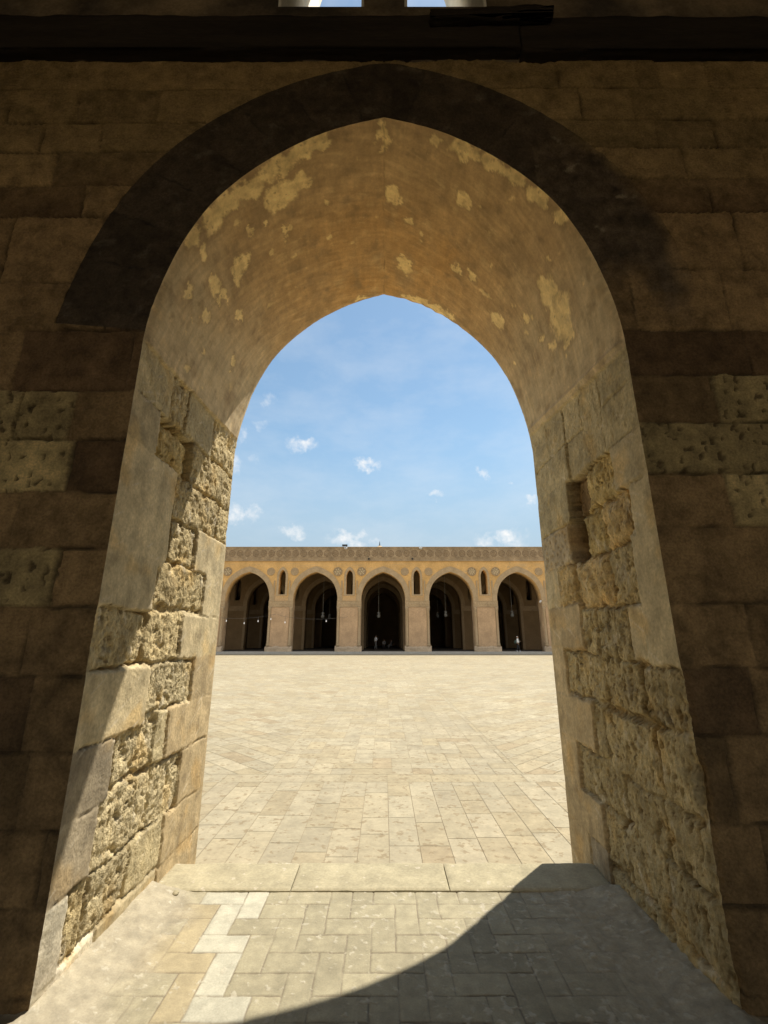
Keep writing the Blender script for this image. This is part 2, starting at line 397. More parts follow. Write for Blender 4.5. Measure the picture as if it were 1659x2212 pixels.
def jamb_field(y, z, blocks, plaster_z, seed):
    idx, d = smin_blocks(y, z, blocks, .01, seed)
    typ = np.array([b[4] for b in blocks])[idx]
    dep0 = np.array([b[5] for b in blocks])[idx]
    rid = rnd(idx, idx * 0 + seed, 77)
    col = np.zeros(y.shape + (3,)); dep = np.zeros(y.shape)
    big = fbm(y * 5, z * 5, 4, seed + 20)
    med = fbm(y * 16, z * 13, 4, seed + 24)
    rdg = ridge(y * 11, z * 6, 4, seed + 30)
    fine = noise(y * 60, z * 45, seed + 41)
    grain = fbm(y * 21, z * 8, 4, seed + 33, .6)
    gfine = fbm(y * 44, z * 27, 3, seed + 37, .7)
    crev = ss(.16, .44, fbm(y * 24, z * 8.5, 4, seed + 45, .6)) * ss(-.3, .2, big) * (.45 if seed < 20 else 1.0)
    spall = ss(.22, .5, fbm(y * 6 + 4, z * 8, 4, seed + 39))
    w1, wid = worley(y * 26 + .4 * med, z * 26 + .4 * big, seed + 50)
    chis = np.sin((z * 1.0 + y * .35 + .02 * noise(y * 9, z * 9, seed + 60)) * 2 * math.pi / .022)
    for t in set(typ.ravel()):
        m = typ == t
        c = TINT[t]
        if t in 'SODW':
            h = dep0 + .0018 * big + .0010 * chis * (.5 + .5 * np.sign(noise(y * 6, z * 6, seed + 61))) + .001 * med
        elif t == 'T':
            h = dep0 + .005 * big + .004 * med + .004 * gfine + .003 * grain
        elif t == 'R':
            h = dep0 * .75 + .012 * big + .006 * med + .011 * grain - .006 * rdg + .008 * gfine + .003 * ss(.03, 0, d) + .014 * spall + .022 * crev
        elif t == 'P':
            h = dep0 + .008 * big + .006 * med + .008 * ss(.34, .1, w1) * (wid > .45) + .010 * gfine + .006 * grain + .018 * ss(.28, .62, med + .4 * big + .2 * gfine)
        elif t == 'K':
            w2, i2 = worley(y * 15, z * 15, seed + 55)
            h = dep0 + .002 * big + .010 * ss(.27, .15, w2)
        elif t in 'HG':
            h = dep0 + .028 * big + .012 * med - .014 * rdg + .010 * gfine + .008 * grain - .015 * ss(0, .09, d)
        elif t == 'V':
            h = dep0 + .02 * big + .01 * med
        dep = np.where(m, h, dep)
        col = np.where(m[..., None], c, col)
    # joints and rubble between the blocks
    rough = np.isin(typ, ['R', 'P', 'H', 'G', 'V'])
    jo = ss(-.15, .35, fbm(y * 3.5 + 3, z * 3.5, 3, seed + 70))
    jw = np.where(rough, .002 + .009 * jo, .0028)
    jd = np.where(rough, .002 + .022 * jo, .008) * ss(jw + .007, jw - .002, d)
    jd = np.where(rough, jd, jd * (.2 + .8 * jo))
    out = d < 0
    dep = dep + jd + np.where(out, .012 * (1 + .8 * med), 0)
    # narrow cracks
    cr = np.abs(fbm(y * 3.2 + .2 * med, z * 1.7, 3, seed + 80))
    ck = ss(.016, .004, cr) * ss(.1, .5, fbm(y * 2.4, z * 2.4, 2, seed + 83)) * rough
    dep = dep + .03 * ck
    # tints: each block its own, rubble greyer, pale mortar smears, golden weathering
    col = col * (.86 + .28 * rid)[..., None] * (1 + .16 * big + .10 * med)[..., None]
    gold = ss(.15, .6, fbm(y * 3.3 + 8, z * 3.3, 3, seed + 90))
    col = mix(col, col * C3(1.10, .98, .78), gold * .8)
    pale = ss(.30, .55, fbm(y * 8, z * 5, 4, seed + 95)) * rough
    col = mix(col, C3(.52, .45, .32), pale * .55)
    grime = ss(.18, .6, fbm(y * 4 + 2, z * 3, 4, seed + 97))
    col = mix(col, col * C3(.72, .70, .68), grime * .7)
    col = mix(col, col * C3(.62, .56, .48), np.clip(jd / .02, 0, 1) * .6)
    tool = fbm((z + y * .3) * 75, y * 5 - z * 2, 3, seed + 62)
    scr = ss(.42, .62, fbm((z - y * .55) * 34, (y + z * .4) * 3.5, 3, seed + 64)) * ~rough
    col = col * (1 + .11 * tool * ~rough)[..., None]
    col = mix(col, C3(.54, .47, .35), scr * .45)
    # plaster skin of the vault ending in a ragged line
    pz = plaster_z(y) + .018 * fbm(y * 9, z * 3, 4, seed + 100)
    pl = ss(pz - .006, pz + .006, z)
    dep = dep * (1 - pl) + pl * (-.012 + .003 * big)
    rm = np.where(rough, 1.0, np.where(typ == 'T', .45, .08)) * (1 - pl)
    col = col * (1 + .22 * grain * rm + .16 * gfine * rm)[..., None]
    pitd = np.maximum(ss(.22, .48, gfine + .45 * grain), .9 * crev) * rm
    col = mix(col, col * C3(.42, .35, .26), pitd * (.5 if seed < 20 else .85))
    return dep, np.concatenate([col * 1.34, rm[..., None]], -1), pl

# plaster: brown ochre with flaked pale patches
PATCH = [(-0.865, 2.532, 0.15, 0.096), (-0.695, 2.516, 0.086, 0.064), (0.013, 2.386, 0.065, 0.084), (0.398, 2.34, 0.05, 0.039), (0.634, 2.329, 0.127, 0.051), (0.08, 2.826, 0.057, 0.085), (0.674, 2.659, 0.066, 0.061), (0.236, 3.023, 0.039, 0.029), (-1.197, 2.607, 0.034, 0.032), (-1.04, 2.683, 0.026, 0.039), (-0.897, 2.814, 0.021, 0.054), (-1.646, 2.442, 0.05, 0.045), (-1.358, 2.771, 0.073, 0.075), (-1.451, 2.838, 0.051, 0.07), (-1.678, 2.71, 0.068, 0.069), (-1.662, 2.85, 0.046, 0.054), (-1.938, 2.498, 0.05, 0.044), (-1.92, 2.773, 0.05, 0.059), (-1.584, 3.14, 0.043, 0.072), (0.218, 3.506, 0.08, 0.096), (0.167, 3.378, 0.018, 0.021), (0.735, 3.278, 0.03, 0.044), (0.889, 3.282, 0.047, 0.044), (0.336, 3.9, 0.133, 0.05), (0.577, 3.9, 0.135, 0.05), (0.721, 3.9, 0.101, 0.05), (-0.233, 3.92, 0.084, 0.036), (1.303, 3.515, 0.077, 0.077), (1.564, 3.18, 0.03, 0.037), (1.659, 2.806, 0.097, 0.099), (1.888, 2.794, 0.14, 0.161), (2.035, 2.817, 0.081, 0.102), (1.808, 3.141, 0.036, 0.044), (1.977, 3.037, 0.042, 0.054), (1.523, 2.575, 0.036, 0.031), (-1.868, 3.373, 0.026, 0.037), (-1.964, 3.394, 0.026, 0.028), (1.647, 3.725, 0.018, 0.025), (-0.505, 2.306, 0.103, 0.053), (-0.656, 2.331, 0.115, 0.058), (-0.865, 2.343, 0.129, 0.066), (-1.085, 2.357, 0.14, 0.079), (-1.253, 2.343, 0.128, 0.081), (-1.444, 2.345, 0.107, 0.082), (-1.65, 2.295, 0.071, 0.06), (0.857, 2.305, 0.092, 0.043), (1.015, 2.311, 0.091, 0.05), (1.27, 2.31, 0.093, 0.06), (1.485, 2.292, 0.073, 0.055)]
def plaster_field(s, y):
    """s: arc length from the crown (+ right), y: depth -> depth, colour"""
    big = fbm(s * 2.2, y * 2.2, 4, 300); med = fbm(s * 9, y * 9, 4, 310)
    drag = fbm(s * 3 + y * 2, y * 26 - s * 6, 3, 320)
    drag2 = fbm(s * 30, y * 4, 3, 325)
    col = np.ones(s.shape + (3,)) * C3(.315, .215, .112)
    orange = ss(1.5, .3, np.abs(s)) * ss(2.5, 3.3, y) * (.6 + .5 * big)
    col = mix(col, C3(.35, .205, .080), np.clip(orange, 0, 1))
    greyl = ss(1.15, 2.1, np.abs(s) + .35 * big)
    col = mix(col, C3(.37, .295, .185), greyl * .85)
    col = mix(col, C3(.23, .16, .088), ss(.05, .55, fbm(s * 3 + 5, y * 3, 4, 330)) * .6)
    mot = fbm(s * 5.5, y * 5.5 + 9, 5, 332, .62)
    col = mix(col, C3(.19, .135, .075), ss(.10, .55, mot) * .55)
    col = mix(col, C3(.44, .32, .17), ss(.12, .6, -mot + .3 * drag) * .40)
    strk = ss(.35, .7, fbm(s * 4 + y * 5, y * 38 - s * 14, 3, 336)) * ss(-.2, .4, big)
    col = mix(col, C3(.50, .37, .20), strk * .35)
    col = col * (1 + .14 * med + .15 * drag + .10 * drag2)[..., None]
    ws = s + .085 * fbm(s * 8, y * 8, 5, 340, .66); wy = y + .085 * fbm(s * 8 + 30, y * 8, 5, 350, .66)
    pm = np.zeros(s.shape); halo = np.zeros(s.shape)
    for k, (a, b, ra, rb) in enumerate(PATCH):
        r = np.hypot((ws - a) / (ra * 1.05), (wy - b) / (rb * 1.05))
        pm = np.maximum(pm, ss(1.15, .80, r)); halo = np.maximum(halo, ss(1.9, 1.0, r))
    pm = pm * ss(-.75, -.3, fbm(s * 26, y * 26, 3, 364))
    flk = ss(.50, .64, fbm(s * 7 + 60, y * 7, 5, 360)) * ss(.9, .2, np.abs(y - 2.9))
    pm = np.maximum(pm, flk * .9)
    col = mix(col, C3(.25, .175, .095), halo * (1 - pm) * .6)
    pc = C3(.58, .44, .215)
    col = mix(col, pc * (1 + .18 * med + .12 * drag)[..., None], pm * np.clip(.92 + .7 * fbm(s * 12 + 3, y * 12, 4, 366), .45, 1) * .97)
    # crack along the crown
    cr = ss(.009, .002, np.abs(s - .03 * fbm(y * 5, y * 0, 4, 370))) * ss(-.35, .3, fbm(y * 4 + 2, y * 0, 2, 372))
    col = mix(col, C3(.2, .14, .075), cr * .7)
    dep = .006 * big + .0025 * med + .002 * drag + .0016 * pm + .004 * cr
    return dep, col

plz_l = lambda y: 3.20 + (y - YN) * .075
plz_r = lambda y: 3.15 + (y - YN) * .135
BL = [
 (2.2, 2.70, 2.895, 3.5, 'T', .004), (2.68, 2.94, 2.91, 3.5, 'R', .012), (2.95, 3.44, 2.935, 3.5, 'T', .012), (3.45, 4.1, 2.95, 3.5, 'R', .012),
 (2.2, 2.59, 2.60, 2.888, 'S', 0), (2.2, 2.905, 1.93, 2.60, 'S', 0), (2.2, 2.815, 1.655, 1.985, 'S', .001),
 (2.585, 3.11, 2.59, 2.90, 'H', .075), (3.12, 3.40, 2.605, 2.93, 'R', .018), (3.40, 4.1, 2.625, 2.945, 'R', .014),
 (2.92, 3.36, 2.285, 2.60, 'R', .022), (3.36, 3.715, 2.305, 2.605, 'R', .018), (3.725, 4.1, 2.32, 2.615, 'R', .012),
 (3.35, 4.1, 1.985, 2.30, 'S', 0), (3.585, 4.1, 1.66, 2.0, 'S', 0), (3.265, 4.1, 1.35, 1.66, 'S', .0), (3.545, 4.1, 1.05, 1.365, 'O', 0),
 (3.22, 4.1, .74, 1.05, 'O', 0), (3.49, 4.1, .385, .735, 'O', 0), (3.335, 4.1, .10, .385, 'O', .001), (3.31, 4.1, -.4, .10, 'O', .003),
 (2.925, 3.34, 2.0, 2.28, 'R', .026), (2.84, 3.575, 1.70, 1.985, 'R', .020), (2.2, 2.765, 1.345, 1.645, 'R', .030), (2.79, 3.255, 1.36, 1.67, 'R', .022),
 (2.2, 2.90, .995, 1.335, 'S', 0), (2.92, 3.53, 1.055, 1.345, 'P', .014), (2.63, 3.05, .745, 1.0, 'P', .018), (3.06, 3.21, .745, 1.045, 'T', .006),
 (2.2, 2.62, .69, .988, 'D', .001), (2.2, 2.56, .385, .692, 'D', .001), (2.56, 2.92, .385, .73, 'P', .010), (2.925, 3.485, .385, .735, 'P', .020),
 (2.575, 2.935, .12, .378, 'P', .012), (2.94, 3.325, .12, .38, 'T', .008), (2.2, 2.42, .08, .378, 'W', 0), (2.43, 2.57, .11, .375, 'R', .02),
 (2.2, 2.68, -.4, .095, 'W', .004), (2.69, 3.30, -.4, .11, 'S', .002)]
BR = [
 (2.2, 2.655, 2.96, 3.5, 'T', .004), (2.665, 2.95, 2.715, 3.5, 'T', .010), (2.955, 3.25, 2.97, 3.5, 'T', .012), (3.255, 3.60, 2.98, 3.5, 'T', .008), (3.605, 4.1, 2.99, 3.5, 'T', .006),
 (2.2, 2.66, 2.65, 2.955, 'T', .002), (2.2, 2.605, 2.36, 2.645, 'S', -.006), (2.89, 3.245, 2.67, 2.965, 'T', .018), (2.61, 2.885, 2.66, 2.72, 'T', .01),
 (3.255, 4.1, 2.69, 2.975, 'T', .002), (3.315, 4.1, 2.355, 2.695, 'T', .001), (3.075, 3.31, 2.39, 2.67, 'V', .10), (3.215, 3.36, 2.04, 2.38, 'V', .17),
 (2.615, 3.07, 2.365, 2.66, 'H', .05), (2.53, 2.855, 2.06, 2.35, 'G', .040), (2.86, 3.21, 2.05, 2.36, 'H', .075),
 (2.2, 2.475, 1.36, 2.355, 'S', 0), (2.2, 2.535, 1.36, 2.07, 'S', 0), (2.54, 2.70, 1.375, 1.68, 'S', .012),
 (3.375, 4.1, 2.05, 2.345, 'K', 0), (3.66, 4.1, 1.735, 2.045, 'S', 0), (3.365, 3.655, 1.755, 2.04, 'G', .006), (2.86, 3.345, 1.705, 2.04, 'G', .035), (2.54, 2.85, 1.69, 2.05, 'R', .045),
 (3.325, 4.1, 1.42, 1.735, 'O', -.004), (3.12, 3.315, 1.39, 1.69, 'R', .014), (2.71, 3.11, 1.37, 1.68, 'R', .024),
 (3.705, 4.1, 1.06, 1.43, 'O', 0), (3.10, 3.695, 1.10, 1.405, 'R', .026), (2.655, 3.085, 1.07, 1.37, 'R', .022), (2.2, 2.63, 1.06, 1.35, 'R', .010),
 (3.315, 4.1, .765, 1.075, 'O', -.004), (3.165, 3.31, .74, 1.07, 'R', .02), (2.6, 3.155, .70, 1.05, 'R', .022), (2.2, 2.59, .70, 1.05, 'R', .014),
 (3.65, 4.1, .44, .77, 'O', 0), (3.02, 3.64, .45, .735, 'R', .030), (2.62, 3.01, .42, .69, 'R', .026), (2.2, 2.61, .40, .69, 'R', .018),
 (3.34, 4.1, .185, .45, 'O', -.003), (2.70, 3.33, .14, .435, 'R', .024), (2.2, 2.69, .10, .40, 'R', .018),
 (3.605, 4.1, -.4, .19, 'O', 0), (3.33, 3.595, -.4, .185, 'D', .006), (2.72, 3.32, -.4, .13, 'R', .024), (2.2, 2.71, -.4, .09, 'R', .020)]

# worn arrises: near edge (e = how far back along +Y / -into wall), per side
def edge_wear(z, side):
    if side < 0:
        a = .004 + .02 * ss(1.30, 1.36, z) * ss(1.68, 1.62, z) + .006 * ss(.45, .1, z)
        a = a + .012 * ss(3.2, 3.4, z) * ss(3.9, 3.6, z)
        return wob(z, 501, 1.0) * a * 1.4
    a = .004 + .042 * ss(1.42, 1.30, z) + .012 * ss(3.3, 3.5, z) * ss(4.0, 3.7, z)
    return wob(z, 611, 1.0) * a * 1.4
def far_wear(z, side):
    a = np.where(z > 2.3, .012, .004) if side < 0 else np.where(z > 2.9, .006, .004)
    a = np.where(z > 3.25, .003, a)
    return wob(z, 703 if side < 0 else 811, 1.0) * a

# sampling of the whole intrados: left bottom -> crown -> right bottom
outl = [(-HW, z) for z in ZJ[:-1]] + [(-p[0], p[1]) for p in ARC[::-1]] + [(p[0], p[1]) for p in ARC[1:]] + [(HW, z) for z in ZJ[:-1][::-1]]
outl = np.array(outl)
NS = len(outl); I_AP = NJ + NA - 1                   # index of the apex
sarc = np.r_[-(SARC[-1] + (ZS - ZJ[:-1])), -SARC[::-1], SARC[1:], (SARC[-1] + (ZS - ZJ[:-1][::-1]))]
tang = np.gradient(outl, axis=0); tang /= np.linalg.norm(tang, axis=1)[:, None]
nrm = np.stack([-tang[:, 1], tang[:, 0]], 1)        # points out of the opening, into the wall
nrm[:NJ] = (-1, 0); nrm[-NJ:] = (1, 0)
SIDE = np.where(np.arange(NS) <= I_AP, -1, 1)

ARC_W = ss(3.1, 3.35, outl[:, 1])                    # 0 on jambs, 1 in the vault
WEAR_N = np.where(SIDE < 0, edge_wear(outl[:, 1], -1), edge_wear(outl[:, 1], 1)) + ARC_W * .004 * (1 + noise(sarc * 14, sarc * 0, 44))
WEAR_F = np.where(SIDE < 0, far_wear(outl[:, 1], -1), far_wear(outl[:, 1], 1))
WEAR_F = WEAR_F + ss(.9, .1, np.abs(sarc - .35)) * .008 * (1 + noise(sarc * 11, sarc * 0, 45))

NY = int((YF - YN) / .0092) + 1
yy = np.linspace(YN, YF, NY)
SS_, YY_ = np.meshgrid(sarc, yy, indexing='ij')
ZZ_ = np.repeat(outl[:, 1][:, None], NY, 1)
dep = np.zeros((NS, NY)); col = np.zeros((NS, NY, 4)); pl = np.zeros((NS, NY))
top = 3.62
for sl_, blocks, pz, seed in ((slice(0, I_AP), BL, plz_l, 11), (slice(I_AP, NS), BR, plz_r, 23)):
    d_, c_, p_ = jamb_field(YY_[sl_], ZZ_[sl_], blocks, pz, seed)
    dep[sl_], col[sl_], pl[sl_] = d_, c_, p_
pl = np.where(ZZ_ > top, 1, pl)
pd, pc = plaster_field(SS_, YY_); pc = np.concatenate([pc * C3(1.62, 1.62, 1.55), np.zeros(pc.shape[:2] + (1,))], -1)
dep = dep * (1 - pl) + pl * (pd - .010)
# moulded lip where the plaster ends
col = mix(col, pc, pl)
# lip: small ridge on the right side
zl = ZZ_ - plz_r(YY_)
dep -= (SS_ > 0) * .012 * np.exp(-((zl - .045) / .016) ** 2)
dn = (YY_ - YN); df = (YF - YY_)
wn_ = np.exp(-(dn / .05) ** 2); wf_ = np.exp(-(df / .03) ** 2)
dep = dep * (1 - wn_) + WEAR_N[:, None] * wn_
dep = dep * (1 - wf_) + WEAR_F[:, None] * wf_
Yp = YY_ + WEAR_N[:, None] * wn_ - WEAR_F[:, None] * wf_
P = np.stack([outl[:, 0][:, None] + nrm[:, 0][:, None] * dep, Yp, outl[:, 1][:, None] + nrm[:, 1][:, None] * dep], -1)

NEAR = empty('arcade_wall', (0, YN, 0), 'dark stone wall with a tall pointed archway, nearest the camera', 'wall')
KL, KR = NJ + 8, NS - NJ - 9
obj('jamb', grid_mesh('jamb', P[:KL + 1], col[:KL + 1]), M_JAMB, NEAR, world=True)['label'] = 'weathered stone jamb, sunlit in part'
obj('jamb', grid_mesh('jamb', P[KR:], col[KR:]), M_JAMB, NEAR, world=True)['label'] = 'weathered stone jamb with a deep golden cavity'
obj('arch_soffit', grid_mesh('arch_soffit', P[KL:KR + 1], col[KL:KR + 1]), M_SOFF, NEAR, world=True)['label'] = 'brown plastered vault with pale flaked patches'

# --- wall face around the opening
ZT, XO = 5.62, 3.5
fan = 41
fa = np.linspace(0, 1, fan)
nl, nr = nrm[I_AP - 1], nrm[I_AP + 1]
angl, angr = math.atan2(nl[0], nl[1]), math.atan2(nr[0], nr[1])
fn = np.stack([np.sin(angl + (angr - angl) * fa), np.cos(angl + (angr - angl) * fa)], 1)
wp = np.concatenate([outl[:I_AP], np.repeat(outl[I_AP][None], fan, 0), outl[I_AP + 1:]])
wnm = np.concatenate([nrm[:I_AP], fn, nrm[I_AP + 1:]])
ww = np.concatenate([WEAR_N[:I_AP], np.repeat(WEAR_N[I_AP], fan), WEAR_N[I_AP + 1:]])
with np.errstate(divide='ignore', invalid='ignore'):
    tx = np.where(np.abs(wnm[:, 0]) > 1e-6, (XO - np.abs(wp[:, 0])) / np.abs(wnm[:, 0]), 1e9)
    tz = np.where(wnm[:, 1] > 1e-6, (ZT - wp[:, 1]) / wnm[:, 1], 1e9)
tmax = np.minimum(tx, tz)
Q = wp + wnm * tmax[:, None]
for sx_ in (-1, 1):
    k = np.argmin(np.hypot(Q[:, 0] - sx_ * XO, Q[:, 1] - ZT)); Q[k] = (sx_ * XO, ZT)
TR = .55
n1_ = 44; u1 = np.linspace(0, TR, n1_)
u2 = np.linspace(0, 1, 210)[1:] ** 1.45
dist = np.linalg.norm(Q - wp, axis=1)
dirn = (Q - wp) / dist[:, None]
tr = np.minimum(TR, dist * .97)
T = np.concatenate([u1[None] / TR * tr[:, None], tr[:, None] + (dist - tr)[:, None] * u2[None]], 1)
XX = wp[:, 0][:, None] + dirn[:, 0][:, None] * T
ZZ = wp[:, 1][:, None] + dirn[:, 1][:, None] * T

# masonry of the face
def courses(side):
    if side < 0:
        zs = [-.4, .09, .385, .676, .99, 1.32, 1.648, 1.945, 2.25, 2.556, 2.864, 3.27, 3.62, 4.13, 4.40, 4.70, 4.972, 5.30, 5.7]
        known = {.99: [1.678], 1.32: [1.76], 1.648: [1.675], 1.945: [1.95], 2.25: [1.71], 2.556: [1.757, 2.055], 4.70: [1.96, 2.375], 4.972: [1.60, 2.175], 5.30: [2.3], 4.40: [2.22]}
    else:
        zs = [-.4, .09, .40, .70, 1.06, 1.36, 1.667, 2.058, 2.357, 2.66, 2.968, 3.27, 3.72, 4.18, 4.465, 4.75, 5.01, 5.322, 5.7]
        known = {1.36: [1.806], 1.667: [2.2], 2.058: [1.845], 2.357: [2.9], 2.66: [1.895], 2.968: [2.145], 4.18: [2.16], 4.465: [2.04], 4.75: [1.90], 5.01: [1.40, 1.775], 5.322: [1.266, 1.845, 2.0]}
    r = random.Random(5 + side); out = []
    for a, b in zip(zs, zs[1:]):
        xs = [0.0] + [x for x in known.get(a, [])]
        x = xs[-1] if len(xs) > 1 else r.uniform(.2, .6)
        while x < 9.5:
            x += r.uniform(.34, .78); xs.append(x)
        for p, q in zip(xs, xs[1:]):
            pit = False
            mid = (p + q) / 2
            if side < 0 and 1.6 < a < 2.6 and p > 1.65 and not (abs(a - 1.945) < .01 and r.random() < .4): pit = True
            if side > 0 and ((abs(a - 2.357) < .01) or (abs(a - 2.66) < .01 and p > 1.85) or (abs(a - 2.058) < .01 and p > 1.8)): pit = True
            out.append((p, q, a, b, 'K' if pit else r.choice('SSRT'), r.uniform(0, .010)))
    return out
ax = np.abs(XX)
h = np.zeros(XX.shape); wc = np.zeros(XX.shape + (3,))
for side, seed in ((-1, 900), (1, 950)):
    rows = np.where((wp[:, 0] < 0) if side < 0 else (wp[:, 0] >= 0))[0]
    x, z = ax[rows], ZZ[rows]
    bl = courses(side)
    # only test the blocks of each course: restrict by z to stay fast
    idx = np.zeros(x.shape, int); best = np.full(x.shape, -9.0)
    wx = x + .012 * fbm(x * 6, z * 6, 3, seed) + .004 * noise(x * 40, z * 40, seed + 3); wz = z + .010 * fbm(x * 6 + 30, z * 6, 3, seed + 1)
    for k, b in enumerate(bl):
        m = (z > b[2] - .06) & (z < b[3] + .06) & (x > b[0] - .06) & (x < b[1] + .06)
        if not m.any(): continue
        d = np.minimum(np.minimum(wx[m] - b[0], b[1] - wx[m]), np.minimum(wz[m] - b[2], b[3] - wz[m]))
        cur = best[m]; up = d > cur
        cur = np.where(up, d, cur); best[m] = cur
        ii = idx[m]; idx[m] = np.where(up, k, ii)
    typ = np.array([b[4] for b in bl])[idx]; d0 = np.array([b[5] for b in bl])[idx]
    rid = rnd(idx, idx * 0, seed + 4)
    big = fbm(x * 4, z * 4, 4, seed + 5); med = fbm(x * 15, z * 12, 4, seed + 9)
    w2, i2 = worley(x * 13, z * 11 + .0, seed + 20)
    pr_ = .10 + .14 * i2
    w2, _ = worley(x * 14 + .35 * noise(x * 22, z * 22, seed + 23), z * 10 + .35 * noise(x * 22 + 9, z * 22, seed + 24), seed + 20)
    pits = ss(pr_ + .05, pr_ - .04, w2 + .07 * noise(x * 60, z * 60, seed + 22)) * (i2 > .15)
    hh = d0 + .004 * big + .004 * med
    hh = np.where(typ == 'R', d0 + .012 * big + .012 * med - .006 * ridge(x * 9, z * 7, 3, seed + 30), hh)
    hh = np.where(typ == 'K', .002 * big + .016 * pits - .004, hh)
    jn = ss(.012, .004, best) * (.3 + .7 * ss(-.2, .25, fbm(x * 3, z * 3, 3, seed + 40)))
    hh = hh + .024 * jn
    c = np.ones(x.shape + (3,)) * C3(.265, .185, .105)
    c = np.where((typ == 'K')[..., None], C3(.47, .38, .215), c)
    c = np.where(((typ == 'S') & (rid < .45))[..., None], C3(.19, .125, .075), c)
    # upper courses are paler, low courses painted darker for the weaker light there
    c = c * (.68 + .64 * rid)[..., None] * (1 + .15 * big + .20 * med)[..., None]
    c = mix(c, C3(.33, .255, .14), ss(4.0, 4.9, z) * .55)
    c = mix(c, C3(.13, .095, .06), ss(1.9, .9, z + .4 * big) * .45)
    c = mix(c, C3(.06, .045, .03), jn * .85)
    c = mix(c, C3(.09, .065, .04), np.where(typ == 'K', pits, 0) * .85)
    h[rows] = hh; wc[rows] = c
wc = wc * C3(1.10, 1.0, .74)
# arch ring: dark band of mortar-faced voussoirs
t2 = T
big = fbm(XX * 3, ZZ * 3, 4, 1200); med = fbm(XX * 14, ZZ * 14, 4, 1210)
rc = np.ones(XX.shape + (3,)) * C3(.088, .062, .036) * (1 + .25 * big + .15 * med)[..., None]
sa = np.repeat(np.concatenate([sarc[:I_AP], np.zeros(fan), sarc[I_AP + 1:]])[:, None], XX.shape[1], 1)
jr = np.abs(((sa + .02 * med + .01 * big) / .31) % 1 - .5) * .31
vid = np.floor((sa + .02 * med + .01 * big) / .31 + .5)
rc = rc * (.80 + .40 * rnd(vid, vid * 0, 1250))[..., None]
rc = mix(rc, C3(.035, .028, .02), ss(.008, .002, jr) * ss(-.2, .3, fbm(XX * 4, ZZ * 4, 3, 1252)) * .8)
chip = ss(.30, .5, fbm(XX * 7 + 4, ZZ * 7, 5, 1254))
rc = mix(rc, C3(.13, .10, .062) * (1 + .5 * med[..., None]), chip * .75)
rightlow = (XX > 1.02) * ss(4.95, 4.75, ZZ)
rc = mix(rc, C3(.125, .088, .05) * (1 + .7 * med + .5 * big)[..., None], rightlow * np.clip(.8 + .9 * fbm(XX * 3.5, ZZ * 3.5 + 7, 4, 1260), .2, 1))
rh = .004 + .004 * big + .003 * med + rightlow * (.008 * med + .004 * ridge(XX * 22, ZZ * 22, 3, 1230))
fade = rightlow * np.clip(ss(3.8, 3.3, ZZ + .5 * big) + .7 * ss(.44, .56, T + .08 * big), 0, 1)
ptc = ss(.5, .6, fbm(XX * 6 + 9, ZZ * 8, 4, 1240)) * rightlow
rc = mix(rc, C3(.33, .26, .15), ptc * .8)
nrows = len(wp)
iy0 = NJ + 8; iy1 = nrows - NJ - 9                    # the ring spans the vault only
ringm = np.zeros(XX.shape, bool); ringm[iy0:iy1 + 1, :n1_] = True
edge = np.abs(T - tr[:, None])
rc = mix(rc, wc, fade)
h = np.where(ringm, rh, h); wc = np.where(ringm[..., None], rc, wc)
wt = np.exp(-(T / .03) ** 2)
h = h * (1 - wt) + ww[:, None] * wt
offs = ww[:, None] * wt
PW = np.stack([XX + dirn[:, 0][:, None] * offs, YN + h, ZZ + dirn[:, 1][:, None] * offs], -1)
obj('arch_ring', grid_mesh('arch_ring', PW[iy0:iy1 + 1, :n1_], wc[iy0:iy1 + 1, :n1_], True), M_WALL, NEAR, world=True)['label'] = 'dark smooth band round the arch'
# face = left jamb side + right jamb side + everything outside the ring: one mesh from the grid with the ring's faces left out
gf = grid_faces(*PW.shape[:2], True).reshape(PW.shape[0] - 1, PW.shape[1] - 1, 4)
keep = np.ones(gf.shape[:2], bool); keep[iy0:iy1, :n1_ - 1] = False
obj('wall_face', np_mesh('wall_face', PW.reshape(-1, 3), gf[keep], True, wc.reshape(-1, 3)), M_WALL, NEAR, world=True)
# court-side face
TB = np.concatenate([[0], np.linspace(0, 1, 8)[1:]])
TB = np.linspace(0, 1, 9)
wf_all = np.concatenate([WEAR_F[:I_AP], np.repeat(WEAR_F[I_AP], fan), WEAR_F[I_AP + 1:]])
PB = np.stack([(wp[:, 0] + wnm[:, 0] * wf_all)[:, None] * (1 - TB) + Q[:, 0][:, None] * TB,
               np.repeat((YF - wf_all)[:, None], 9, 1) * (1 - TB) + YF * TB,
               (wp[:, 1] + wnm[:, 1] * wf_all)[:, None] * (1 - TB) + Q[:, 1][:, None] * TB], -1)
obj('court_face', grid_mesh('court_face', PB), M_BACK, NEAR, world=True)

for sx_ in (-1, 1):                                  # the pier's flanks: the hall is open to the court again beyond them
    g_ = np_mesh('pier_flank', [(sx_ * XO, YN, ZB), (sx_ * XO, YF, ZB), (sx_ * XO, YF, ZT), (sx_ * XO, YN, ZT)], [[0, 1, 2, 3]], False)
    obj('pier_flank', g_, M_BACK, NEAR, world=True)
    obj('side_pier', box_mesh('side_pier', [(min(sx_ * 6.2, sx_ * 9), max(sx_ * 6.2, sx_ * 9), YN, YF, ZB, 5.59)]), M_BACK, NEAR, world=True)

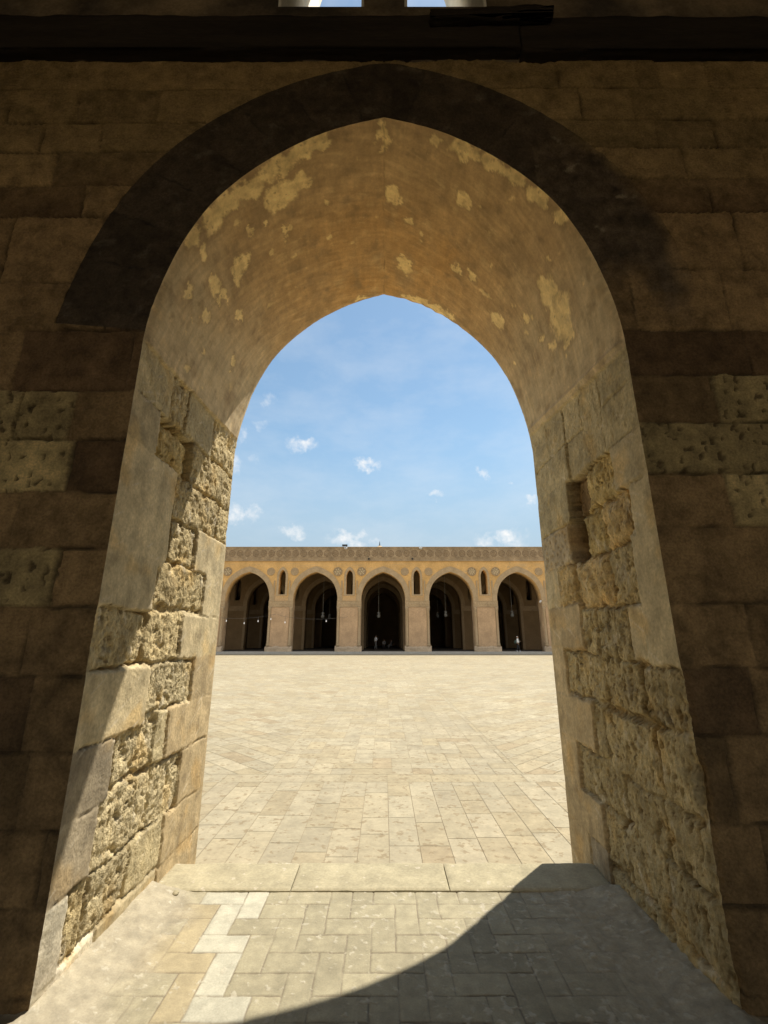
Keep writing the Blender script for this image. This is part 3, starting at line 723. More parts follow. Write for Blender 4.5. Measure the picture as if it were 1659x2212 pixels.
# 2D outline with holes -> solid of given thickness in the XZ plane
def curve_solid(name, loops, y0, y1, bevel=0.0):
    cu = bpy.data.curves.new(name, 'CURVE'); cu.dimensions = '2D'; cu.fill_mode = 'BOTH'
    for lp in loops:
        sp = cu.splines.new('POLY'); sp.points.add(len(lp) - 1)
        for p, q in zip(sp.points, lp): p.co = (q[0], q[1], 0, 1)
        sp.use_cyclic_u = True
    cu.extrude = (y1 - y0) / 2
    o = bpy.data.objects.new(name, cu); COL.objects.link(o)
    bpy.context.view_layer.update()
    me = bpy.data.meshes.new_from_object(o.evaluated_get(bpy.context.evaluated_depsgraph_get()))
    bpy.data.objects.remove(o); bpy.data.curves.remove(cu)
    me.transform(Matrix(((1, 0, 0, 0), (0, 0, -1, (y0 + y1) / 2), (0, 1, 0, 0), (0, 0, 0, 1))))
    bm = bmesh.new(); bm.from_mesh(me); bmesh.ops.remove_doubles(bm, verts=bm.verts, dist=1e-5)
    bmesh.ops.recalc_face_normals(bm, faces=bm.faces); bm.to_mesh(me); bm.free()
    me.name = name
    return me

def rect(x0, x1, z0, z1): return [(x0, z0), (x1, z0), (x1, z1), (x0, z1)]
UNIT = [((p[0]) / 1.425, (p[1] - 3.2) / 1.82) for p in catmull(HALF, 3)]   # half arch, unit width, unit rise; apex -> spring
def arch_pts(cx, w, zs, rise, left_first=True):
    L_ = [(cx - u * w, zs + v * rise) for u, v in UNIT[::-1]]
    R_ = [(cx + u * w, zs + v * rise) for u, v in UNIT[1:]]
    return L_ + R_                                    # left spring -> apex -> right spring
def arch_hole(cx, w, z0, zs, rise):
    return [(cx - w, z0)] + arch_pts(cx, w, zs, rise) + [(cx + w, z0)]

# upper wall with two tall windows over the crown
WT = 3.62
up = curve_solid('upper_wall', [rect(-9, 9, 5.60, 10.6), arch_hole(-.488, .334, 6.20, 8.95, .55), arch_hole(.478, .319, 6.20, 8.95, .55)], YN, WT)
obj('upper_wall', up, M_UPPER, NEAR, world=True)
for cx, w in ((-.488, .334), (.478, .319)):
    fr = curve_solid('window_lining', [arch_hole(cx, w - .001, 6.201, 8.949, .549), arch_hole(cx, w - .022, 6.206, 8.94, .53)], YN + .004, WT + .01)
    obj('window_lining', fr, M_WHITEP, NEAR, world=True)

# timber beams along the wall
def beam_mesh(name, x0, x1, y0, y1, z0, z1, seed, tilt=0.0):
    n, m = max(20, int((x1 - x0) / .03)), 32
    xs = np.linspace(x0, x1, n)
    th = []
    for (a, b), (c, d), k in (((y0, z0), (y0, z1), 10), ((y0, z1), (y1, z1), 6), ((y1, z1), (y1, z0), 10), ((y1, z0), (y0, z0), 6)):
        for t in np.linspace(0, 1, k, endpoint=False): th.append((a + (c - a) * t, b + (d - b) * t))
    th = np.array(th + th[:1]); m = len(th)
    X_, K_ = np.meshgrid(xs, np.arange(m), indexing='ij')
    Yb = th[:, 0][None] + 0 * X_; Zb = th[:, 1][None] + 0 * X_
    cyc = K_ % (m - 1)
    nz = fbm(X_ * 1.3, cyc * .8, 4, seed) * .018 + fbm(X_ * 6, cyc * 1.7, 3, seed + 5) * .008
    dy = (Yb - (y0 + y1) / 2); dz = (Zb - (z0 + z1) / 2)
    l = np.hypot(dy, dz)
    Pm = np.stack([X_ + .01 * noise(K_ * 1.0, X_, seed + 7), Yb + dy / l * nz, Zb + dz / l * nz + tilt * (X_ - x0)], -1)
    V = Pm.reshape(-1, 3); F = grid_faces(n, m).tolist()
    me = np_mesh(name, V, F, True)
    bm = bmesh.new(); bm.from_mesh(me); bmesh.ops.remove_doubles(bm, verts=bm.verts, dist=1e-5)
    bmesh.ops.holes_fill(bm, edges=[e for e in bm.edges if e.is_boundary], sides=0)
    bmesh.ops.recalc_face_normals(bm, faces=bm.faces); bm.to_mesh(me); bm.free()
    return me
tag(obj('timber_beam', beam_mesh('timber_beam', -8.9, .99, YN - .075, YN + .05, 5.60, 5.945, 3), M_WOOD),
    'long dark timber beam on the wall, running under both bright windows', 'beam')
tag(obj('timber_beam', beam_mesh('timber_beam', 1.0, 8.9, YN - .07, YN + .05, 5.595, 5.94, 9), M_WOOD),
    'dark timber beam on the wall, right of the vertical crack', 'beam')
tag(obj('timber_batten', beam_mesh('timber_batten', .335, 1.225, YN - .145, YN - .085, 5.80, 5.875, 15, .05), M_WOOD),
    'short black timber batten lying along the top of the beam', 'batten')

# hall behind the camera: floor, far wall, side walls, ceiling
hall = empty('prayer_hall', (0, -7, 0), 'dim enclosed hall around the camera, behind the archway', 'hall')
obj('back_wall', curve_solid('back_wall', [rect(-9, 9, -.3, 10.9), arch_hole(-5.4, 1.5, .02, 3.8, 2.0), arch_hole(5.4, 1.5, .02, 3.8, 2.0), arch_hole(-1.8, 1.5, .02, 3.8, 2.0), arch_hole(1.8, 1.5, .02, 3.8, 2.0)], -7.4, -7), M_ROOM, hall, world=True)  # rear arches added out of view to light the near wall's face
obj('side_wall', box_mesh('side_wall', [(-9.4, -9.003, -7.4, 3.9, -.3, 10.9)]), M_ROOM, hall, world=True)
obj('side_wall', box_mesh('side_wall', [(9.003, 9.4, -7.4, 3.9, -.3, 10.9)]), M_ROOM, hall, world=True)
obj('ceiling', box_mesh('ceiling', [(-9, 9, -6.997, 3.6, 10.45, 10.9)]), M_DARKROOF, hall, world=True)

# ------------------------------------------------------------------ inner floor (herringbone), threshold
def floor_mesh():
    xs = np.linspace(-1.75, 1.75, 620); ys = np.concatenate([np.linspace(1.2, 2.1, 30)[:-1], np.linspace(2.1, 3.262, 236)])
    X_, Y_ = np.meshgrid(xs, ys, indexing='ij')
    x = X_ + .004 * fbm(X_ * 8, Y_ * 8, 3, 2000); y = Y_ + .004 * fbm(X_ * 8 + 20, Y_ * 8, 3, 2005)
    u = (x + 1.08) / .127; v = (3.272 - y) / .139
    ci = np.floor(u).astype(int); j = np.floor(v).astype(int) + 1
    ph = (ci - (1 - j)) % 4
    c0 = np.where(ph == 1, ci - 1, ci); w = np.where(ph < 2, 2, 1)
    r0 = np.where(ph == 3, j - 2, j - 1); hgt = np.where(ph < 2, 1, 2)
    dx = np.minimum(u - c0, c0 + w - u) * .127; dy = np.minimum(v - r0, r0 + hgt - v) * .139
    d = np.minimum(dx, dy)
    rid = rnd(c0, r0, 2010)
    hor = ph < 2
    key = c0 * 1000 + r0 * 10 + hor
    white = [(0, 0, 1), (2, 0, 0), (1, 1, 0), (1, 3, 1), (2, 4, 0), (2, 6, 1)]
    tan = [(-1, 1, 1), (0, 2, 0), (0, 4, 1), (1, 5, 0), (-1, 3, 0)]
    col = np.ones(X_.shape + (3,)) * C3(.325, .285, .185) * (.9 + .2 * rid)[..., None]
    for a, b, hh in white: col = np.where((key == a * 1000 + b * 10 + hh)[..., None], C3(.435, .405, .305) * (.94 + .12 * rid[..., None]), col)
    for a, b, hh in tan: col = np.where((key == a * 1000 + b * 10 + hh)[..., None], C3(.365, .30, .18) * (.94 + .12 * rid[..., None]), col)
    big = fbm(X_ * 3, Y_ * 3, 4, 2020); med = fbm(X_ * 14, Y_ * 14, 4, 2030)
    fl = fbm(X_ * 22, Y_ * 26, 5, 2040)
    dens = .17 + .17 * ss(-.6, .6, X_)
    flake = ss(.52 - dens, .60 - dens, fl) * ss(-.3, .25, fbm(X_ * 5, Y_ * 5, 3, 2050))
    scratch = ss(.55, .75, fbm(X_ * 9 - Y_ * 6, X_ * 40 + Y_ * 30, 3, 2055))
    dirt = np.maximum(ss(-1.0, -1.28, X_ + .18 * big), ss(.62, 1.25, X_ + .25 * big) * .9)
    joint = ss(.0048, .0015, d) * (1 - dirt * .92) * (.5 + .5 * ss(-.3, .2, fbm(X_ * 6, Y_ * 6, 2, 2060)))
    col = col * (1 + .12 * big + .10 * med)[..., None]
    col = mix(col, C3(.37, .32, .225) * (1 + .22 * med + .15 * big)[..., None], dirt * .85)
    col = mix(col, C3(.17, .135, .09), joint * .85)
    col = mix(col, C3(.50, .45, .34), np.clip(flake * .6 + scratch * .4, 0, 1))
    z = -.004 * joint + .0012 * (rid - .5) + .0025 * flake + .0015 * med
    z = z + dirt * (.004 + .006 * (big + med))
    # mortar and dust banked up against the wall foot
    z = z + (.045 + .02 * big) * ss(.26, 0, 1.425 - np.abs(X_) + .05 * med) * np.where(X_ < 0, 1, .8)
    return grid_mesh('floor', np.stack([X_, Y_, z], -1), col, True)
tag(obj('floor', floor_mesh(), M_FLOOR), kind='structure')
tag(obj('hall_floor', box_mesh('hall_floor', [(-9, 9, -7, 1.2, -.1, -.003)]), M_ROOM), kind='structure')

def slab_mesh(name, x0, x1, seed):
    n, m = int((x1 - x0) / .014), 30
    xs = np.linspace(x0, x1, n); ys = np.linspace(3.262, 3.60, m)
    X_, Y_ = np.meshgrid(xs, ys, indexing='ij')
    e = np.minimum(np.minimum(X_ - x0, x1 - X_), np.minimum(Y_ - 3.262, 3.60 - Y_))
    z = .014 - .007 * ss(.012, 0, e) + .004 * fbm(X_ * 4, Y_ * 4, 4, seed) + .002 * fbm(X_ * 20, Y_ * 20, 3, seed + 4)
    yj = Y_ + np.where(Y_ > 3.55, .012 * noise(X_ * 5, X_ * 0, seed + 7), 0)
    top_ = np.stack([X_, yj, z], -1)
    low = top_.copy(); low[..., 2] = -.22
    V = [top_.reshape(-1, 3)]; F = [grid_faces(n, m, True)]; k = n * m
    for line in (top_[:, -1], top_[:, 0][::-1], top_[0], top_[-1][::-1]):
        b = line.copy(); b[:, 2] = -.22
        V.append(np.concatenate([line, b])); q = len(line)
        i = np.arange(q - 1)
        F.append(np.stack([k + i, k + i + 1, k + q + i + 1, k + q + i], 1)); k += 2 * q
    return np_mesh(name, np.concatenate(V), np.concatenate(F), True)
th = empty('threshold', (0, 3.43, 0), 'pale stone threshold of three slabs at the archway', 'threshold')
for x0, x1, sd in ((-1.43, -.576, 1), (-.570, .402, 2), (.408, 1.43, 3)):
    obj('slab', slab_mesh('slab', x0, x1, 2100 + sd), M_SLAB, th, world=True)

# loose crumbs of mortar at the foot of the left jamb and on the floor
def pebble(name, r, seed):
    bm = bmesh.new(); bmesh.ops.create_icosphere(bm, subdivisions=2, radius=r)
    rr = random.Random(seed); k = Vector((rr.random() * 9, rr.random() * 9, 0))
    from mathutils import noise as mn
    for v in bm.verts: v.co *= 1 + .45 * mn.noise(v.co / r * .9 + k)
    for v in bm.verts: v.co.z *= .6
    me = bpy.data.meshes.new(name); bm.to_mesh(me); bm.free(); return me
for k, (x, y, r, lb) in enumerate(((-1.255, 3.215, .020, 'larger pale mortar crumb by the left jamb foot'),
                                   (-1.30, 3.275, .013, 'smaller pale mortar crumb by the left end of the threshold'),
                                   (1.31, 3.275, .014, 'grey stone chip at the right end of the threshold'))):
    tag(obj('mortar_crumb', pebble('mortar_crumb', r, 40 + k), M_SLAB, loc=(x, y, .012 + r * .35)), lb, 'crumb')

# ------------------------------------------------------------------ courtyard paving
def clip(poly, nx, ny, c):           # keep nx*x+ny*y<=c
    out = []
    for i in range(len(poly)):
        a, b = poly[i], poly[(i + 1) % len(poly)]
        da, db = nx * a[0] + ny * a[1] - c, nx * b[0] + ny * b[1] - c
        if da <= 0: out.append(a)
        if (da < 0 < db) or (db < 0 < da):
            t = da / (da - db); out.append((a[0] + (b[0] - a[0]) * t, a[1] + (b[1] - a[1]) * t))
    return out
ZC = -.20
def court():
    polys, cols = [], []
    r = random.Random(21)
    base = [(.40, .335, .225), (.415, .35, .24), (.385, .315, .205), (.43, .37, .26), (.38, .305, .195), (.385, .31, .195), (.41, .345, .24), (.38, .325, .23)]
    def add(p, hi=False):
        if len(p) < 3: return
        c = r.choice(base); c = tuple(.55 * q + .45 * w_ for q, w_ in zip(c, (.398, .338, .205))); k = r.uniform(.85, .98)
        if r.random() < .04: c = (.37, .295, .18)
        polys.append(p); cols.append((c[0] * k, c[1] * k, c[2] * k))
    g = .0030
    Y0, Y1, Y2, Y3 = 3.56, 6.15, 6.47, 49.95
    U = .258; XL, XR = -1.5, 1.8
    # near field: columns running away from the arch
    k0 = -24
    for k in range(k0, 25):
        xa = .044 + U * k
        y = Y0 - r.uniform(0, .4)
        while y < Y1:
            y2 = y + r.choice((.38, .5, .55, .62, .74))
            if y2 > Y1 - .12: y2 = Y1
            add([(xa + g, max(y, Y0) + g), (xa + U - g, max(y, Y0) + g), (xa + U - g, y2 - g), (xa + g, y2 - g)]); y = y2
    x = -6.4
    while x < 6.4:
        x2 = x + r.uniform(.40, .62); add([(x + g, Y1 + g), (x2 - g, Y1 + g), (x2 - g, Y2 - g), (x + g, Y2 - g)]); x = x2
    # plain filler fields beside
    # centre strip: herringbone
    u = .268
    nx = int((XR - XL) / u) + 3; ny = int((Y3 - Y2) / u) + 3
    for j in range(-2, ny):
        for i in range(-3, nx):
            ph = (i + j) % 4
            xa, ya = XL + i * u, Y2 + j * u
            if ph == 0: p = [(xa + g, ya + g), (xa + 2 * u - g, ya + g), (xa + 2 * u - g, ya + u - g), (xa + g, ya + u - g)]
            elif ph == 2: p = [(xa + g, ya + g), (xa + u - g, ya + g), (xa + u - g, ya + 2 * u - g), (xa + g, ya + 2 * u - g)]
            else: continue
            for n_ in ((-1, 0, -XL - g), (1, 0, XR - g), (0, -1, -Y2 - g), (0, 1, Y3)): p = clip(p, *n_) if p else p
            add(p)
    # side fields: diagonal courses
    c45 = math.sqrt(.5)
    for sgn, lim in ((-1, XL), (1, XR)):
        du = (c45 * sgn, c45); dv = (-c45 * sgn, c45)          # along, across
        xe = 30
        for kv in range(-130, 260):
            v0 = kv * .27
            uoff = r.uniform(0, .6)
            kk = -140
            uu = -36 + uoff
            while uu < 76:
                L_ = r.choice((.42, .55, .6, .7)); 
                cx = (uu + L_ / 2) * du[0] + (v0 + .135) * dv[0]; cy_ = (uu + L_ / 2) * du[1] + (v0 + .135) * dv[1]
                X_ = cx + lim; Y_ = cy_ + Y2
                if sgn * (X_ - lim) > -.5 and abs(X_) < xe and Y2 - .5 < Y_ < Y3 + .4:
                    p = []
                    for (a, b) in ((uu + g, v0 + g), (uu + L_ - g, v0 + g), (uu + L_ - g, v0 + .27 - g), (uu + g, v0 + .27 - g)):
                        p.append((lim + a * du[0] + b * dv[0], Y2 + a * du[1] + b * dv[1]))
                    for n_ in ((-sgn, 0, -sgn * lim - g), (0, -1, -Y2 - g), (0, 1, Y3)): p = clip(p, *n_) if p else p
                    add(p)
                uu += L_
    V = []; faces = []
    for p in polys:
        a = 0
        for i in range(len(p)):
            x1, y1 = p[i]; x2, y2 = p[(i + 1) % len(p)]; a += x1 * y2 - x2 * y1
        if a < 0: p = p[::-1]
        faces.append(list(range(len(V), len(V) + len(p)))); V += [(x, y, ZC) for x, y in p]
    me = bpy.data.meshes.new('courtyard_paving'); me.from_pydata(V, [], faces); me.update()
    at = me.attributes.new('tint', 'FLOAT_COLOR', 'FACE')
    ce = np.array([np.mean(p, axis=0) for p in polys])
    worn = 1 + .10 * fbm(ce[:, 0] * .45, ce[:, 1] * .30, 4, 4000) + .05 * fbm(ce[:, 0] * .12, ce[:, 1] * .9, 3, 4010)
    c = np.ones((len(faces), 4), np.float32); c[:, :3] = np.array(cols) * worn[:, None]; at.data.foreach_set('color', c.ravel())
    return me
tag(obj('courtyard_paving', court(), M_COURT), kind='structure')
def plane(name, x0, x1, y0, y1, z):
    return np_mesh(name, [(x0, y0, z), (x1, y0, z), (x1, y1, z), (x0, y1, z)], [[0, 1, 2, 3]], False)
tag(obj('paving_bed', plane('paving_bed', -30, 30, 3.5, 49.99, ZC - .004), M_JOINT), kind='structure')
tag(obj('ground', plane('ground', -1500, 1500, -1500, 1500, ZC - .07), M_GROUND), kind='structure')

# ------------------------------------------------------------------ arcaded building across the court
FX, FY = -.087, 51.0
BAY, AW, ZSP, ZAP = 7.645, 2.49, 5.75, 8.72
ZK = .03
tag(obj('platform', box_mesh('platform', [(-46, 46, 49.95, 52.6, -.4, ZK)]), M_KERB), kind='structure')
tag(obj('arcade_floor', box_mesh('arcade_floor', [(-46, 46, 52.601, 84.6, -.4, ZK - .004)]), M_DARKFLOOR), kind='structure')
tag(obj('step', box_mesh('step', [(-46, 46, 49.35, 49.94, -.4, -.10)]), M_KERB), kind='structure')
NB = 4
def arcade_loops(zt, grow=0):
    xe = (NB + .5) * BAY
    out = [(-xe, zt), (-xe, ZK)]
    for i in range(-NB, NB + 1):
        cx = i * BAY
        out += [(cx - AW, ZK)] + arch_pts(cx, AW, ZSP, ZAP - ZSP) + [(cx + AW, ZK)]
    out += [(xe, ZK), (xe, zt)]
    loops = [out]
    for i in range(-NB, NB):
        loops.append(arch_hole((i + .5) * BAY, .375, 6.18, 8.15, .80))
    return loops

BLD = empty('arcaded_building', (FX, FY, 0), 'ochre building with a row of dark pointed arches across the courtyard', 'building')
fac = curve_solid('wall', arcade_loops(10.0), 0, 1.35)
# colour zones of the plaster: stronger ochre in the spandrels, greyer pink on the piers
bm = bmesh.new(); bm.from_mesh(fac)
bmesh.ops.triangulate(bm, faces=bm.faces)
long_e = [e for e in bm.edges if e.calc_length() > 1.2]
for _ in range(5):
    long_e = [e for e in bm.edges if e.calc_length() > .9]
    if not long_e: break
    bmesh.ops.subdivide_edges(bm, edges=long_e, cuts=1)
    bmesh.ops.triangulate(bm, faces=[f for f in bm.faces if len(f.verts) > 3])
bm.to_mesh(fac); bm.free()
V = np.zeros(len(fac.vertices) * 3, np.float32); fac.vertices.foreach_get('co', V); V = V.reshape(-1, 3)
zz, xx = V[:, 2], V[:, 0]
nz = fbm(xx * .35, zz * .5, 4, 3000); nz2 = fbm(xx * 1.1, zz * .9, 3, 3010)
oc = mix(np.ones((len(V), 3)) * C3(.50, .345, .20), C3(.62, .385, .15), ss(5.0, 7.0, zz + nz * .8))
oc = mix(oc, C3(.50, .36, .20), ss(.1, .6, nz2) * .6)
oc = mix(oc, C3(.44, .33, .21), ss(1.6, .3, zz + nz) * .6)
at = fac.attributes.new('tint', 'FLOAT_COLOR', 'POINT')
cc = np.ones((len(V), 4), np.float32); cc[:, :3] = oc; at.data.foreach_set('color', cc.ravel())
obj('wall', fac, M_FACADE, BLD)

# carved frieze: moulded band with a row of rosettes
def ico(bm, c, r, sc, sub=1, rot=0.0):
    g = bmesh.ops.create_icosphere(bm, subdivisions=sub, radius=r)['verts']
    for v in g:
        v.co = Vector((v.co.x * sc[0], v.co.y * sc[1], v.co.z * sc[2]))
        x, z = v.co.x, v.co.z
        v.co.x = x * math.cos(rot) - z * math.sin(rot); v.co.z = x * math.sin(rot) + z * math.cos(rot)
        v.co += Vector(c)
def ring(bm, c, R, r, n=18, m=5):
    rows = []
    for i in range(n):
        a = 2 * math.pi * i / n; row = []
        for j in range(m):
            b = 2 * math.pi * j / m
            rr = R + r * math.cos(b)
            row.append(bm.verts.new((c[0] + rr * math.cos(a), c[1] + r * math.sin(b), c[2] + rr * math.sin(a))))
        rows.append(row)
    for i in range(n):
        for j in range(m):
            bm.faces.new((rows[i][j], rows[(i + 1) % n][j], rows[(i + 1) % n][(j + 1) % m], rows[i][(j + 1) % m]))
def bx(bm, x0, x1, y0, y1, z0, z1):
    v = [bm.verts.new(p) for p in ((x0, y0, z0), (x1, y0, z0), (x1, y1, z0), (x0, y1, z0), (x0, y0, z1), (x1, y0, z1), (x1, y1, z1), (x0, y1, z1))]
    for f in ((0, 3, 2, 1), (4, 5, 6, 7), (0, 1, 5, 4), (1, 2, 6, 5), (2, 3, 7, 6), (3, 0, 4, 7)): bm.faces.new([v[i] for i in f])
def bm_obj(name, bm, mat, parent, smooth=False, **kw):
    bmesh.ops.recalc_face_normals(bm, faces=bm.faces)
    me = bpy.data.meshes.new(name); bm.to_mesh(me); bm.free()
    if smooth:
        for p in me.polygons: p.use_smooth = True
    return obj(name, me, mat, parent, **kw)
XE = (NB + .5) * BAY
bm = bmesh.new()
bx(bm, -XE, XE, -.06, 1.35, 10.003, 11.52); bx(bm, -XE, XE, -.15, 1.45, 11.523, 11.62); bx(bm, -XE, XE, -.12, 0.02, 9.96, 10.10)
bx(bm, -XE, XE, -.10, -.05, 10.34, 10.40); bx(bm, -XE, XE, -.10, -.05, 11.30, 11.35)
fz = bm_obj('frieze', bm, M_FRIEZE, BLD)
bm = bmesh.new()
n_ros = int(2 * XE / .915)
for i in range(n_ros):
    cx = -XE + .5 + i * .915; cz = 10.86
    ring(bm, (cx, -.065, cz), .35, .045, 16, 4)
    for k in range(8):
        a = k * math.pi / 4 + .2
        ico(bm, (cx + .19 * math.cos(a), -.06, cz + .19 * math.sin(a)), .11, (1, .55, .42), 1, a)
    ico(bm, (cx, -.06, cz), .06, (1, .8, 1), 1)
o = bm_obj('rosette_band', bm, M_FRIEZE_D, fz, True)

# archivolts, windows, medallions, piers
aw = curve_solid('archivolt', [[(-AW - .55, ZSP - .35)] + arch_pts(0, AW + .55, ZSP, ZAP - ZSP + .64) + [(AW + .55, ZSP - .35), (AW + .003, ZSP - .35)] + arch_pts(0, AW + .003, ZSP, ZAP - ZSP + .003)[::-1] + [(-AW - .003, ZSP - .35)]], -.05, .02)
for i in range(-NB, NB + 1):
    obj('archivolt', aw, M_STUCCO, BLD, loc=(i * BAY, 0, 0))
wf = curve_solid('window_frame', [arch_hole(0, .62, 6.05, 8.15, 1.16), arch_hole(0, .378, 6.183, 8.15, .803)], -.06, .02)
bmw = bmesh.new(); bmw.from_mesh(wf)
for sx_ in (-1, 1):
    r_ = bmesh.ops.create_cone(bmw, segments=10, radius1=.085, radius2=.085, depth=1.5, cap_ends=True)['verts']
    for v in r_: v.co += Vector((sx_ * .86, -.02, 6.98))
bmw.to_mesh(wf); bmw.free()
def medal(kind):
    bm = bmesh.new()
    r_ = bmesh.ops.create_cone(bm, segments=28, radius1=.47, radius2=.47, depth=.05, cap_ends=True)['verts']
    for v in r_: v.co = Vector((v.co.x, v.co.z - .01, v.co.y))
    ring(bm, (0, -.04, 0), .46, .045, 28, 6)
    bmesh.ops.recalc_face_normals(bm, faces=bm.faces)
    me = bpy.data.meshes.new('medallion'); bm.to_mesh(me); bm.free()
    bm = bmesh.new()
    n_ = 8 if kind else 6
    for k in range(n_):
        a = k * 2 * math.pi / n_ + .2
        ico(bm, (.26 * math.cos(a), -.05, .26 * math.sin(a)), .175, (1, .4, .40), 1, a)
    ico(bm, (0, -.055, 0), .09, (1, .6, 1), 1)
    bmesh.ops.recalc_face_normals(bm, faces=bm.faces)
    pe = bpy.data.meshes.new('petals'); bm.to_mesh(pe); bm.free(); return me, pe
def medal_worn():
    bm = bmesh.new()
    r_ = bmesh.ops.create_cone(bm, segments=28, radius1=.46, radius2=.44, depth=.04, cap_ends=True)['verts']
    for v in r_: v.co = Vector((v.co.x, -v.co.z, v.co.y))
    ring(bm, (0, -.025, 0), .42, .03, 24, 5); ring(bm, (0, -.025, 0), .22, .03, 20, 5)
    for k in range(7):
        a = k * 2 * math.pi / 7; ico(bm, (.32 * math.cos(a), -.02, .32 * math.sin(a)), .08, (1, .4, .7), 1, a)
    ico(bm, (0, -.03, 0), .1, (1, .5, 1), 1)
    bmesh.ops.recalc_face_normals(bm, faces=bm.faces)
    me = bpy.data.meshes.new('medallion'); bm.to_mesh(me); bm.free(); return me
md8, md6, mdw = medal(1), medal(0), medal_worn()
PH = BAY / 2 - AW                                     # pier half width
def pier_bits():
    bm = bmesh.new()
    # impost band
    bx(bm, -PH - .03, PH + .03, -.06, .015, 4.84, 5.42); bx(bm, -PH - .06, PH + .06, -.09, .012, 5.40, 5.46); bx(bm, -PH - .06, PH + .06, -.09, .012, 4.80, 4.86)
    for k in range(9):
        ico(bm, (-PH + .16 + k * (2 * PH - .32) / 8, -.06, 5.13), .15, (.8, .3, 1.2), 1)
    bmesh.ops.recalc_face_normals(bm, faces=bm.faces)
    band = bpy.data.meshes.new('impost_band'); bm.to_mesh(band); bm.free()
    bm = bmesh.new()
    prof = [(0.62, .21), (.74, .21), (.78, .17), (.86, .19), (.92, .145), (4.12, .14), (4.18, .17), (4.24, .15), (4.45, .19), (4.66, .21), (4.79, .21)]
    n_ = 14; rows = []
    for z, r in prof: rows.append([bm.verts.new((r * math.cos(2 * math.pi * k / n_), r * math.sin(2 * math.pi * k / n_), z)) for k in range(n_)])
    for a, b in zip(rows, rows[1:]):
        for k in range(n_): bm.faces.new((a[k], a[(k + 1) % n_], b[(k + 1) % n_], b[k]))
    bm.faces.new(rows[0][::-1]); bm.faces.new(rows[-1])
    bmesh.ops.recalc_face_normals(bm, faces=bm.faces)
    colm = bpy.data.meshes.new('colonnette'); bm.to_mesh(colm); bm.free()
    for p in colm.polygons: p.use_smooth = True
    # pier panel, set proud so that a shadow gap runs beside the colonnettes
    pan = box_mesh('pier_panel', [(-PH + .34, PH - .34, -.07, .01, .55, 4.74)])
    return band, colm, pan
band, colm, pan = pier_bits()
def plinth(seed):
    n, m = 40, 14
    pts = []
    X_, Z_ = np.meshgrid(np.linspace(-PH - .13, PH + .13, n), np.linspace(ZK - .02, .60, m), indexing='ij')
    nzz = fbm(X_ * 2.2, Z_ * 2.4, 4, seed)
    fr_ = np.stack([X_, -.16 + .05 * nzz + .10 * ss(.42, .62, Z_ + .10 * nzz), Z_ + np.where(Z_ > .5, .07 * noise(X_ * 1.7, X_ * 0, seed + 3), 0)], -1)
    bk = fr_.copy(); bk[..., 1] = .3
    V = [fr_.reshape(-1, 3)]; F = [grid_faces(n, m, True)]; k = n * m
    for line in (fr_[0], fr_[-1][::-1], fr_[:, -1][::-1]):
        b = line.copy(); b[:, 1] = .4; q = len(line); V.append(np.concatenate([line, b])); i = np.arange(q - 1)
        F.append(np.stack([k + i, k + q + i, k + q + i + 1, k + i + 1], 1)); k += 2 * q
    return np_mesh('plinth', np.concatenate(V), np.concatenate(F), True)
for i in range(-NB, NB):
    px = (i + .5) * BAY
    obj('window_frame', wf, M_STUCCO, BLD, loc=(px, 0, 0))
    worn = i % 2 != 1 % 2
    for sx_ in (-1, 1):
        mo = obj('medallion', mdw if worn else (md6 if i < 0 else md8)[0], M_STUCCO if worn else M_FRIEZE, BLD, loc=(px + sx_ * 1.355, -.02, 8.76))
        if not worn: obj('petals', (md6 if i < 0 else md8)[1], M_MEDAL, mo)
        obj('colonnette', colm, M_STUCCO, BLD, loc=(px + sx_ * (PH - .16), .0, 0))
    obj('impost_band', band, M_STUCCO, BLD, loc=(px, 0, 0))
    obj('pier_panel', pan, M_FACADE, BLD, loc=(px, 0, 0))
    obj('plinth', plinth(3100 + 7 * i), M_PLINTH, BLD, loc=(px, 0, 0))
# panel shares the plaster, so give it the pier tint
at = pan.attributes.new('tint', 'FLOAT_COLOR', 'POINT')
cc = np.ones((len(pan.vertices), 4), np.float32); cc[:, :3] = (.49, .335, .20); at.data.foreach_set('color', cc.ravel())

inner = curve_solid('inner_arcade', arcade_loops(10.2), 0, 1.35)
def trim_mesh():
    b_ = bmesh.new()
    bx(b_, -PH - .03, PH + .03, -.07, .012, 4.84, 5.46)
    bmesh.ops.recalc_face_normals(b_, faces=b_.faces)
    me = bpy.data.meshes.new('pier_band'); b_.to_mesh(me); b_.free(); return me
band_in = trim_mesh()
half_in = box_mesh('half_column', [(-.15, .15, -.08, .012, ZK, 4.835)])
aw_in = curve_solid('arch_trim', [[(-AW - .5, ZSP - .3)] + arch_pts(0, AW + .5, ZSP, ZAP - ZSP + .58) + [(AW + .5, ZSP - .3), (AW + .003, ZSP - .3)] + arch_pts(0, AW + .003, ZSP, ZAP - ZSP + .003)[::-1] + [(-AW - .003, ZSP - .3)]], -.06, .01)
for k, dy in enumerate((8.3, 16.6, 24.9)):
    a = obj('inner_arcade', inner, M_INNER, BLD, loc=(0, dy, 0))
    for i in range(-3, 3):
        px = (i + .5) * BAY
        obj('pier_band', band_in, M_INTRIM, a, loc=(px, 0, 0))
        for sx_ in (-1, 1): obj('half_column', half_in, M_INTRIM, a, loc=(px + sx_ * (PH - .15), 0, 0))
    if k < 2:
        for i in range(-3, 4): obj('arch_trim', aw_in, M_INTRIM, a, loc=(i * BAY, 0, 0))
obj('roof', box_mesh('roof', [(-XE, XE, 1.36, 33.4, 10.21, 10.6)]), M_DARKROOF, BLD)
